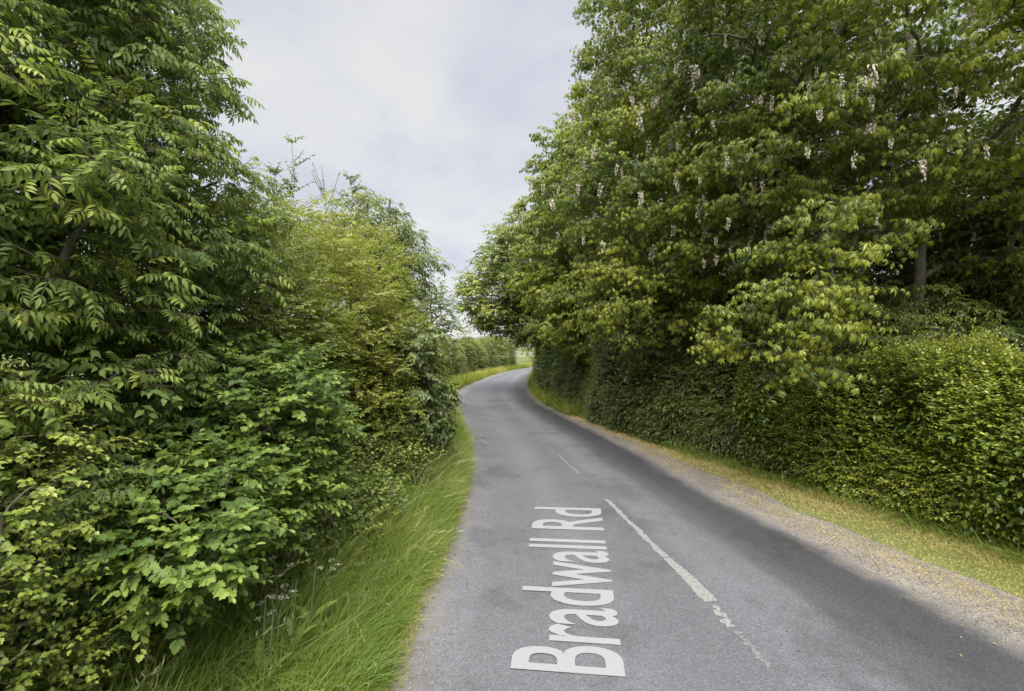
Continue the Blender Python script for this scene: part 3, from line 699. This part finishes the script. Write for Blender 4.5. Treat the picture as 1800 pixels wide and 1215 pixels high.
hedge('hawthorn_hedge', 'low thorn hedge along the left verge beneath the tall thorn bushes', 'hedge',
      [(-2.55, 4.4, 2.2, 2.3), (-2.2, 5.6, 2.3, 2.5), (-1.85, 7.2, 2.4, 2.7), (-1.62, 9.2, 2.4, 2.8), (-1.75, 11.4, 2.4, 2.8), (-2.1, 13.4, 2.3, 2.8)], -1,
      24000, .22, 9, .060, T_simple + T_thorn[:1], M['thorn'], .52, 6000, .12, bump=.34, up=.4, sq=.7, ns=1.1, vs=1.1, droop=.12, tip=.28, stemn=60)
for lab, envs, tn, mt in (
    ('dark green thorn bush behind the bright lobed-leaf bush', [((-3.25, 5.5, 2.3), (1.15, 1.2, 1.75)), ((-2.8, 5.2, 1.5), (.8, .8, .9))], .36, 'thorn'),
    ('yellowish thorn bush in the middle of the left hedge', [((-3.05, 7.5, 2.6), (1.25, 1.4, 2.05)), ((-2.5, 7.0, 1.7), (.9, .9, 1.0)), ((-3.3, 6.6, 3.6), (.7, .8, .8))], .62, 'thorn'),
    ('bright yellow-green thorn bush with ivy at its foot', [((-3.2, 9.6, 2.75), (1.25, 1.4, 2.1)), ((-2.65, 9.0, 1.9), (.85, .9, 1.2)), ((-2.95, 9.9, 4.1), (.75, .9, .8))], .58, 'thorn'),
    ('green thorn bush farthest along the left hedge', [((-3.4, 12.2, 2.4), (1.15, 1.6, 2.0)), ((-2.8, 12.4, 1.7), (.75, 1.2, 1.2))], .45, 'thorn')):
    shrub('tall_thorn_bush', lab, 'bush', envs, 300, .27, T_simple + T_thorn[:1], 19, .22, 9, .062, M[mt], tn, 'tall thorn bushes in the left hedge', mind=.26, base=(envs[0][0][0], envs[0][0][1]), droop=.1, tip=.3, tvar=.13, inner=0)
hedge('mixed_hedge', 'grey-green hedge narrowing toward the bend on the left', 'hedge',
      [(-2.4, 13.4, 2.2, 3.6), (-2.9, 16, 2.2, 3.2), (-3.4, 19, 2.2, 2.8), (-4.1, 23, 2.2, 2.8)], -1,
      14000, .28, 8, .072, T_simple, M['syca'], .48, 2500, .14, bump=.3, up=.3, droop=.15)
tree('ash_tree', 'small sparse ash standing up out of the left hedge', 'tree',
     [(-3.3, 11.5, 0), (-3.2, 11.5, 2.5), (-3.05, 11.5, 4.2), (-2.9, 11.5, 6.0)], .07,
     [((-3.4, 11.5, 4.9), (.95, 1.0, 1.15)), ((-2.7, 11.7, 4.5), (.75, .8, .75)), ((-4.2, 11.0, 4.5), (1.0, .9, .9))], 105, .3, T_ashlite, 6, .26, 4, .27, M['syca'],
     None, mind=.3, tone=.62, cam_bias=.6, rmin=.35, droop=.3, gdrop=.3)
tree('young_tree', 'small dark-edged tree on the left just before the bend', 'tree',
     [(-3.1, 17.5, 0), (-3.0, 17.5, 2), (-2.9, 17.5, 4.2)], .08,
     [((-3.1, 17.3, 3.5), (1.0, 1.1, 1.25)), ((-2.6, 17.2, 2.8), (.75, .8, .7))], 80, .34, T_simple, 11, .3, 6, .12, M['syca'],
     None, mind=.34, tone=.35, cam_bias=.6, rmin=.5, droop=.25)

def sapling(x, y, z0, z1, label, dead=False, lean=(0, 0)):
    root = empty('sapling', (x, y, 0), label, 'sapling', 'thin shoots above the left hedge')
    top = np.array([x + lean[0], y + lean[1], z1]); b = np.array([x, y, 0.])
    pts = b + (top - b) * np.linspace(0, 1, 10)[:, None]; pts[1:-1, :2] += rng.normal(0, .045, (8, 2))
    ch = [tube(pts, np.linspace(.02, .003, 10), 5)]
    n = 26 if not dead else 5; P, D, L = [], [], []
    for i in range(n):
        f = rng.uniform(0, 1) if not dead else rng.uniform(0, .7); z = z0 + (z1 - z0) * f; p = np.array([np.interp(z, pts[:, 2], pts[:, 0]), np.interp(z, pts[:, 2], pts[:, 1]), z])
        a = rng.uniform(0, 6.28); l = (.55 * (1 - f) + .18) * rng.uniform(.7, 1.2); d = nrm(np.array([math.cos(a), math.sin(a), .75 if not dead else 2.0]))
        e = p + d * l; ch.append(tube([p, (p + e) / 2 + [0, 0, -.02], e], [.006, .005, .002], 4)); P.append(p); D.append(d); L.append(l)
    build('stem', ch, [M['twig']], root, root.location)
    build('foliage', sprays(T_simple, P, D, np.array(L) * 1.05, 9 if not dead else 4, .085, droop=.05, tone=.5, ang=70), [M['syca'], M['twig']], root, root.location)
sapling(-3.6, 8.0, 4.4, 5.9, 'tallest thin leafy shoot rising above the left hedge', lean=(-.05, 0))
sapling(-3.9, 8.2, 4.4, 5.5, 'short leafy shoot just left of the tallest one above the hedge', lean=(-.12, 0))
sapling(-3.2, 8.0, 4.6, 5.5, 'bare forked twig right of the tallest shoot above the hedge', True, lean=(.05, 0))
sapling(-3.1, 9.2, 4.6, 5.7, 'leafy shoot between the bare twig and the small sparse ash')

# nettles at the foot of the near bank
nm = []
for v in range(3):
    ch = []; h = .75
    ch.append(tube([(0, 0, 0), (.02, .01, h * .5), (.0, .03, h)], [.006, .005, .002], 5, 1))
    for i in range(7):
        z = h * (.25 + .75 * i / 6); a0 = i * 1.57 + rng.uniform(-.3, .3); s = .15 * (1 - .55 * i / 6)
        for a in (a0, a0 + math.pi):
            ch.append(inst(T_nettle[0], [(0, .02, z)], np.array([(math.cos(a), math.sin(a), -.15 - rng.uniform(0, .5))]), np.array([(0, 0, 1.)]), np.array([s * rng.uniform(.8, 1.15)]), [np.clip(.35 + .06 * i + rng.normal(0, .1), 0, 1)]))
    nm.append(ch)
nm = [(build('leaves', [c for c in ch[1:]], [M['nettle'], M['stem']]), build('stem', ch[:1], [M['stem'], M['stem']])) for ch in nm]
nme = [(a.data, b.data) for a, b in nm]
for a, b in nm: bpy.data.objects.remove(a); bpy.data.objects.remove(b)
for i in range(130):
    y = rng.uniform(2.5, 6.0); x = hlx(y) + rng.uniform(-.4, .62)
    e = empty('nettle', (x, y, 0), 'leafy nettle stem among the weeds at the lower left foot of the bank', 'nettle', 'nettles at the foot of the left bank')
    s = rng.uniform(.75, 1.25) * (1 - .55 * max(0, x - hlx(y))); e.scale = (s, s, s); e.rotation_euler = (rng.normal(0, .12), rng.normal(0, .12) + .08, rng.uniform(0, 6.28))
    k = rng.integers(3)
    for nm_, me in zip(('leaves', 'stem'), nme[k]):
        o = bpy.data.objects.new(nm_, me); COL.objects.link(o); o.parent = e

# tall grass ---------------------------------------------------------------
def t_blade(bend, seg=5):
    V, P = [], []
    for i in range(seg + 1):
        t = i / seg; a = bend * t
        y = (math.sin(a) / bend if bend else t); z = ((1 - math.cos(a)) / bend if bend else 0)
        w = .5 * (1 - t ** 2.2) * (.55 + .45 * min(1, t * 4)) + .02
        V += [(-w, y, z), (w, y, z)]
    for i in range(seg): P.append((2 * i, 2 * i + 1, 2 * i + 3, 2 * i + 2))
    return T(V, P)
T_blade = [t_blade(b) for b in (.35, .8, 1.3, 1.9, 2.5)]
def t_seed(bend):
    b = t_blade(bend, 6); b.V[:, 0] *= .4; b.mat[:] = 0; out = [b]
    for i in range(14):
        t = .7 + .32 * i / 14; a = bend * min(t, 1.0); p = np.array([0, math.sin(a) / bend, (1 - math.cos(a)) / bend]); tg = np.array([0, math.cos(a), math.sin(a)])
        d = tg + np.array([rng.normal(0, .35), 0, rng.normal(0, .35)])
        l = t_lite(.25, .1, 0); l.mat[:] = 1
        q = t_place(l, p, d, rdirs(1)[0], .05); q.V[:, 0] = (q.V[:, 0]) * 3.2; out.append(q)
    return t_join(out)
T_seed = [t_seed(b) for b in (.5, 1.0, 1.5)]

def grass(name, P, H, Wd, lean, tone, mat, seeds=0, seedH=1.35, label=None, spread=.35):
    n = len(P); ch = []
    tuft = np.stack([vnoise(P + 7.1, 4.5), vnoise(P - 3.3, 4.5), np.zeros(n)], 1) * .45
    up = np.tile(UP, (n, 1)) + tuft + rng.normal(0, spread, (n, 3)) * [1, 1, 0] + np.asarray(lean) * rng.uniform(.2, 1.1, (n, 1))
    bd = rng.normal(size=(n, 3)) * [1, 1, .1] + np.asarray(lean) * 1.3 + tuft * 1.5
    bt = rng.integers(0, len(T_blade), n)
    for k in range(len(T_blade)):
        q = bt == k; S = np.stack([Wd[q], H[q], H[q]], 1)
        ch.append(inst(T_blade[k], P[q], up[q], bd[q], S, tone[q]))
    if seeds:
        i = rng.choice(n, seeds, replace=False); bt = rng.integers(0, 3, seeds)
        for k in range(3):
            q = i[bt == k]; h = H[q] * seedH; S = np.stack([np.full(len(q), .0042), h, h], 1)
            ch.append(inst(T_seed[k], P[q], up[q], bd[q], S, np.full(len(q), .85)))
    o = build(name, ch, [mat, M['seed']]); tag(o, kind='stuff'); return o

def scatter(y0, y1, n, fl, fr_, pw=1.0, near=0.0):
    y = y0 + (y1 - y0) * rng.uniform(0, 1, n) ** (1 + near); f = rng.uniform(0, 1, n) ** pw
    x = fl(y) * (1 - f) + fr_(y) * f
    return np.stack([x, y, np.zeros(n)], 1), f

# left verge: long, leaning to the road
P, f = scatter(.8, 24, 130000, lambda y: hlx(y) - .25, lambda y: lx(y) - .06, .9, .9)
clump = .5 + .5 * vnoise(P, 3.1)
H = (.30 + .60 * (1 - f) ** .9 + .24 * clump) * rng.uniform(.55, 1.15, len(P)) * np.interp(f, [.85, 1], [1, .55])
grass('tall_grass', P, H, rng.uniform(.003, .0065, len(P)) * np.interp(P[:, 1], [2, 12, 24], [1, 1.7, 3.2]), np.array([.26, -.1, 0]), np.clip(.55 + .2 * vnoise(P, 1.9) + rng.normal(0, .2, len(P)), 0, 1), M['grass'], 1300, spread=.62)
# creeping grass at the very edge of the tarmac
P, f = scatter(1, 20, 6000, lambda y: lx(y) - .25, lambda y: lx(y) + .05, .8, .9)
grass('edge_grass', P, rng.uniform(.05, .2, len(P)), rng.uniform(.003, .006, len(P)), np.array([.4, -.1, 0]), np.clip(rng.normal(.6, .2, len(P)), 0, 1), M['drygrass'])
# far left verge
P, f = scatter(19, 62, 16000, lambda y: np.interp(y, [19, 24, 28, 33, 38, 43, 48, 54, 62], [-3.6, -4.6, -4.5, -4.1, -3.5, -2.6, -1.2, 1.0, 4.0]), lambda y: lx(y) - .25, 1.0)
grass('far_verge_grass', P, rng.uniform(.25, .75, len(P)), rng.uniform(.014, .03, len(P)), np.array([.2, -.1, 0]), np.clip(.30 + .25 * vnoise(P, .8) + rng.normal(0, .15, len(P)), 0, 1), M['drygrass'])
# right verge: short, dry near the gravel, greener under the hedge
hrx = lambda y: np.interp(y, [-2, .8, 3.8, 5.8, 7.4, 8.8, 9.8, 10.6, 13.2, 16, 18.8, 21], [7.4, 6.95, 6.35, 5.85, 5.35, 4.95, 4.6, 4.2, 3.45, 2.75, 2.0, 1.75])
grx = lambda y: rx(y) + np.interp(y, [-6, 4, 9, 14, 17], [.85, .75, .5, .42, .3])
P, f = scatter(2, 18, 62000, lambda y: grx(y) - .32, lambda y: hrx(y) + .25, .62, .5)
keep = (f > .30) | (vnoise(P, 2.6) * .5 + rng.uniform(-.3, .3, len(P)) + f * 2.2 > .25); P = P[keep]; f = f[keep]
grass('verge_turf', P, (.03 + .09 * f ** 2.5) * rng.uniform(.5, 1.4, len(P)), rng.uniform(.003, .007, len(P)) * np.interp(P[:, 1], [3, 16], [1, 1.8]), np.array([-.2, -.1, 0]), np.clip(1.14 - .42 * f + .25 * vnoise(P, 1.4) + rng.normal(0, .12, len(P)), 0, 1), M['drygrass'], spread=.8)
P, f = scatter(2.5, 20, 5200, lambda y: hrx(y) - .22, lambda y: hrx(y) + .3, 1.0, .4)
grass('hedge_foot_grass', P, rng.uniform(.12, .42, len(P)), rng.uniform(.005, .010, len(P)), np.array([-.3, -.1, 0]), np.clip(rng.normal(.35, .2, len(P)), 0, 1), M['grass'])
# inside of the bend: long grass under the roadside hedge
P, f = scatter(17, 46, 9000, lambda y: rx(y) + .06, lambda y: rx(y) + .8, 1.0)
grass('bend_grass', P, rng.uniform(.25, .8, len(P)), rng.uniform(.010, .02, len(P)), np.array([-.2, -.1, 0]), np.clip(rng.normal(.22, .18, len(P)), 0, 1), M['drygrass'])
# thin dry tufts in the gravel
P, f = scatter(2.5, 14, 11000, lambda y: rx(y) + .1, grx, .6, .4)
keep = vnoise(P, 2.3) > -.4; P = P[keep]
grass('gravel_tufts', P, rng.uniform(.02, .06, len(P)), rng.uniform(.003, .006, len(P)), np.array([0, 0, 0]), np.clip(rng.normal(.85, .15, len(P)), 0, 1), M['drygrass'], spread=1.2)

# loose stones on the gravel and along both edges
TS = T([(1, 0, 0), (0, 1, 0), (-1, 0, 0), (0, -1, 0), (0, 0, .8), (.1, 0, -.5)], [(0, 1, 4), (1, 2, 4), (2, 3, 4), (3, 0, 4), (1, 0, 5), (2, 1, 5), (3, 2, 5), (0, 3, 5)])
P1, _ = scatter(2.5, 16, 7000, lambda y: rx(y) - .12, lambda y: grx(y) + .2, 1.1, .5)
P2, _ = scatter(2.0, 20, 2600, lambda y: lx(y) - .15, lambda y: lx(y) + .22, 1.0, .8)
P2 = np.concatenate([P2]); P = np.concatenate([P1, P2]); P[:, 2] = .014
o = build('loose_gravel', [inst(TS, P, rdirs(len(P)) * [1, 1, .2], rng.normal(0, .3, P.shape) + UP, np.stack([rng.uniform(.004, .011, len(P)), rng.uniform(.004, .013, len(P)), rng.uniform(.003, .008, len(P))], 1), np.full(len(P), .5))], [M['stone']]); tag(o, kind='stuff')

# cow parsley along the left verge
um = []
for v in range(3):
    st = [tube([(0, 0, 0), (.03, .0, .35), (.03, .02, .72)], [.005, .004, .003], 5)]
    fl, lf = [], []
    for i in range(5):
        a = i * 1.256 + v; c = np.array([.03 + .13 * math.cos(a), .02 + .13 * math.sin(a), .80 + rng.uniform(-.05, .06)])
        st.append(tube([(.03, .02, .66), (.03 + .07 * math.cos(a), .02 + .07 * math.sin(a), .75), c], [.003, .002, .0015], 4))
        k = 26; r = .045 * np.sqrt(rng.uniform(0, 1, k)); b = rng.uniform(0, 6.28, k)
        P = c + np.stack([r * np.cos(b), r * np.sin(b), rng.uniform(-.006, .01, k)], 1)
        fl.append(inst(t_lite(.9, .1, 0), P, rdirs(k) * [1, 1, .3], np.tile(UP, (k, 1)) + rng.normal(0, .4, (k, 3)), np.full(k, .013), np.full(k, .5)))
    P = np.array([(0, 0, .2 + .08 * i) for i in range(5)])
    lf += sprays(T_ashlite, P, rdirs(5) * [1, 1, .3] + [0, 0, .3], .16, 3, .12, tone=.5)
    um.append((st, fl, lf))
ume = []
for st, fl, lf in um:
    a = build('stem', st, [M['stem']]); b = [build('flower_head', [x], [M['umbel']]) for x in fl]; c = build('leaves', lf, [M['maple'], M['stem']])
    ume.append([(x.name.split('.')[0], x.data) for x in (a, *b, c)])
    for x in (a, *b, c): bpy.data.objects.remove(x)
for i, (ux, uy, uz, lab) in enumerate([(515, 970, .9, 'pale umbel in front of the lower lobed-leaf bush'), (470, 1065, .8, 'cream umbel near the nettles, lowest on the left verge'), (505, 1050, .75, 'cream umbel just right of the one beside the nettles'), (640, 800, .85, 'white umbel in the grass below the ivy'), (590, 830, .9, 'white umbel in the grass left of the one below the ivy'), (655, 870, .7, 'small white umbel in mid verge grass'), (700, 880, .7, 'small white umbel near the tarmac edge'), (560, 1010, .75, 'cream umbel leaning over the long grass')]):
    k = (2.5 - uz) / (uy - 607.5); X, Y = (ux - 900) * k, 850 * k
    e = empty('cow_parsley', (X, Y, 0), lab, 'wild flower', 'cow parsley in the left verge'); s = uz / .8; e.scale = (s * .6, s * .6, s); e.rotation_euler = (rng.normal(0, .1), .1, rng.uniform(0, 6))
    for nm_, me in ume[i % 3]:
        o = bpy.data.objects.new(nm_, me); COL.objects.link(o); o.parent = e

# broad-leaved docks among the grass
dk = []
for v in range(3):
    ch = []
    for i in range(13):
        a = i * 2.4 + rng.uniform(-.3, .3); tl = rng.uniform(.2, .9); s_ = rng.uniform(.16, .30)
        ch.append(inst(T_dock, [(.02 * math.cos(a), .02 * math.sin(a), .03 * i * .8)], np.array([(math.cos(a), math.sin(a), .9 + .08 * i - tl)]), np.array([(0, 0, 1.)]), np.array([s_ * (1 - .03 * i)]), [np.clip(rng.normal(.5, .2), 0, 1)]))
    o_ = build('leaves', ch, [M['nettle'], M['stem']]); st_ = build('stem', [tube([(0, 0, 0), (.02, 0, .3), (.01, .03, .62)], [.008, .006, .003], 5)], [M['stem']])
    dk.append((o_.data, st_.data)); bpy.data.objects.remove(o_); bpy.data.objects.remove(st_)
for i in range(30):
    y = 3.2 + 7 * rng.uniform() ** 1.6; x = hlx(y) * .62 + lx(y) * .38 + rng.uniform(-.5, .35)
    e = empty('dock', (x, y, 0), 'broad-leaved dock plant growing among the tall grass of the left verge', 'weed', 'docks in the left verge'); s_ = rng.uniform(.8, 1.35); e.scale = (s_, s_, s_ * 1.15); e.rotation_euler = (0, .08, rng.uniform(0, 6.28))
    k = rng.integers(3)
    for nm_, me in zip(('leaves', 'stem'), dk[k]):
        o = bpy.data.objects.new(nm_, me); COL.objects.link(o); o.parent = e
# dead leaves and bits of straw along the road edges
P1, _ = scatter(2.5, 20, 900, lambda y: rx(y) - .35, lambda y: rx(y) + .7, .9, .6)
P2, _ = scatter(2.2, 22, 700, lambda y: lx(y) - .05, lambda y: lx(y) + .45, 1.8, .6)
P3, _ = scatter(2.2, 22, 160, lx, rx, 1, .6)
P = np.concatenate([P1, P2, P3]); P[:, 2] = ROAD_Z + .006
tag(build('leaf_litter', [inst(t_lite(.5, .25, .2), P, rdirs(len(P)) * [1, 1, .15], UP + rng.normal(0, .25, P.shape), rng.uniform(.012, .034, len(P)), rng.uniform(0, 1, len(P)))], [M['litter']]), kind='stuff')

# ------------------------------------------------------------------ far side of the bend
hedge('field_hedge', 'rounded pale green hedge across the bend in the distance', 'hedge',
      [(-5.2, 23.5, 2.2, 2.7), (-5.0, 28, 2.4, 2.75), (-4.6, 33, 2.4, 2.7), (-3.9, 38, 2.6, 2.8), (-2.9, 43, 2.6, 3.0), (-1.4, 48, 2.6, 3.1), (.6, 53, 2.4, 3.0)], -1,
      14000, .4, 7, .14, T_simple, M['far'], .52, 4000, .22, bump=.4, up=.35, droop=.15, ns=.6, sq=.7)
hedge('field_hedge', 'low far hedge beyond the gap at the bend', 'hedge',
      [(2.6, 74, 2, 2.2), (7, 80, 2, 2.3), (16, 92, 2, 2.3), (30, 112, 2, 2.5)], -1, 2500, .5, 6, .2, T_simple, M['far'], .6, 500, .3, bump=.4, up=.3, stemn=20)
Cw = np.stack([rng.uniform(-130, 90, 420), rng.uniform(235, 265, 420), np.zeros(420)], 1); Cw[:, 2] = rng.uniform(.3, 1, 420) * (5.6 + 1.2 * vnoise(Cw, .05))
tag(build('distant_wood', clump_sprays(T_simple, Cw, np.tile([0, -.6, .6], (420, 1)), 3.0, 26, 1.5, 5, 1.1, tone=.5), [M['wood'], M['twig']]), kind='stuff')

# white field gate glimpsed at the end of the far hedge
def box(c, s):
    c = np.array(c, float); s = np.array(s, float) / 2
    V = c + s * np.array([(x, y, z) for x in (-1, 1) for y in (-1, 1) for z in (-1, 1)])
    L = np.array([0, 1, 3, 2, 4, 6, 7, 5, 0, 4, 5, 1, 2, 3, 7, 6, 0, 2, 6, 4, 1, 5, 7, 3]); return dict(V=V, L=L, T=np.full(6, 4), M=np.zeros(6), A=np.full(6, .5))
ge = empty('field_gate', (2.1, 92, 0), 'pale barred field gate glimpsed past the end of the distant hedge', 'gate')
for i in range(5): build('rail', [box((0, 0, .35 + .24 * i), (2.9, .04, .12))], [M['white']], ge)
for s in (-1, 1): build('post', [box((s * 1.55, 0, .75), (.18, .18, 1.5))], [M['white']], ge)

# ------------------------------------------------------------------ sky, sun, camera
SUN = Vector((.06, .72, -1.0)).normalized()
el = math.asin(-SUN.z); az = math.atan2(-SUN.x, -SUN.y)
w = bpy.data.worlds.new('World'); SC.world = w; w.use_nodes = True
ns, lk = w.node_tree.nodes, w.node_tree.links; ns.clear()
tc = ns.new('ShaderNodeTexCoord'); sky = ns.new('ShaderNodeTexSky'); sky.sky_type = 'NISHITA'; sky.sun_disc = False
sky.sun_elevation = el; sky.sun_rotation = az % (2 * math.pi)
sep = ns.new('ShaderNodeSeparateXYZ'); lk.new(tc.outputs['Generated'], sep.inputs[0])
zc = node(ns, 'ShaderNodeMath', operation='MAXIMUM'); zc.inputs[1].default_value = 0; lk.new(sep.outputs[2], zc.inputs[0])
za = node(ns, 'ShaderNodeMath', operation='ADD'); za.inputs[1].default_value = .22; lk.new(zc.outputs[0], za.inputs[0])
dv = node(ns, 'ShaderNodeVectorMath', operation='DIVIDE'); lk.new(tc.outputs['Generated'], dv.inputs[0])
cz = ns.new('ShaderNodeCombineXYZ'); [lk.new(za.outputs[0], cz.inputs[i]) for i in range(3)]; lk.new(cz.outputs[0], dv.inputs[1])
n1 = ns.new('ShaderNodeTexNoise'); n1.inputs['Scale'].default_value = 1.7; n1.inputs['Detail'].default_value = 7; n1.inputs['Roughness'].default_value = .52; n1.inputs['Distortion'].default_value = .35
mpp = ns.new('ShaderNodeMapping'); mpp.inputs['Location'].default_value = (2.3, .7, 0); mpp.inputs['Scale'].default_value = (1.0, 1.0, .35); lk.new(dv.outputs[0], mpp.inputs[0]); lk.new(mpp.outputs[0], n1.inputs['Vector'])
cl = ramp(ns, [(.30, (.52, .53, .605)), (.42, (.60, .61, .67)), (.52, (.675, .678, .692)), (.63, (.725, .72, .703))]); lk.new(n1.outputs['Fac'], cl.inputs[0])
# an overcast sky is brighter overhead than at the horizon
zr = node(ns, 'ShaderNodeMapRange'); zr.inputs['From Min'].default_value = .6; zr.inputs['From Max'].default_value = 1.0; zr.inputs['To Min'].default_value = 1.0; zr.inputs['To Max'].default_value = 8.5; lk.new(zc.outputs[0], zr.inputs['Value'])
SKY_S = .1; CLOUD = .44
sc1 = node(ns, 'ShaderNodeMath', operation='MULTIPLY'); sc1.inputs[1].default_value = CLOUD / SKY_S; lk.new(zr.outputs[0], sc1.inputs[0])
vs = node(ns, 'ShaderNodeVectorMath', operation='SCALE'); lk.new(cl.outputs[0], vs.inputs[0]); lk.new(sc1.outputs[0], vs.inputs['Scale'])
mx = node(ns, 'ShaderNodeMix', data_type='RGBA'); mx.inputs['Factor'].default_value = .93; lk.new(sky.outputs[0], mx.inputs['A']); lk.new(vs.outputs[0], mx.inputs['B'])
bg = ns.new('ShaderNodeBackground'); bg.inputs['Strength'].default_value = SKY_S; lk.new(mx.outputs['Result'], bg.inputs[0])
wo = ns.new('ShaderNodeOutputWorld'); lk.new(bg.outputs[0], wo.inputs[0])

sl = bpy.data.lights.new('sun', 'SUN'); sl.energy = 3.2; sl.angle = math.radians(48); sl.color = (1, .96, .88)
so = bpy.data.objects.new('sun', sl); COL.objects.link(so); so.rotation_euler = SUN.to_track_quat('-Z', 'Y').to_euler()

cd = bpy.data.cameras.new('camera'); cd.sensor_width = 36; cd.lens = 17.0; cd.clip_end = 3000; cd.clip_start = .05
co = bpy.data.objects.new('camera', cd); COL.objects.link(co); co.location = (0, 0, 2.5); co.rotation_euler = (math.pi / 2, 0, 0); SC.camera = co

vsn = SC.view_settings; vsn.view_transform = 'Standard'; vsn.look = 'None'; vsn.gamma = 1; vsn.exposure = 1.38; vsn.use_curve_mapping = False
cy = SC.cycles; cy.max_bounces = 6; cy.diffuse_bounces = 4; cy.glossy_bounces = 2; cy.transmission_bounces = 4; cy.use_denoising = True
cy.sample_clamp_indirect = 4
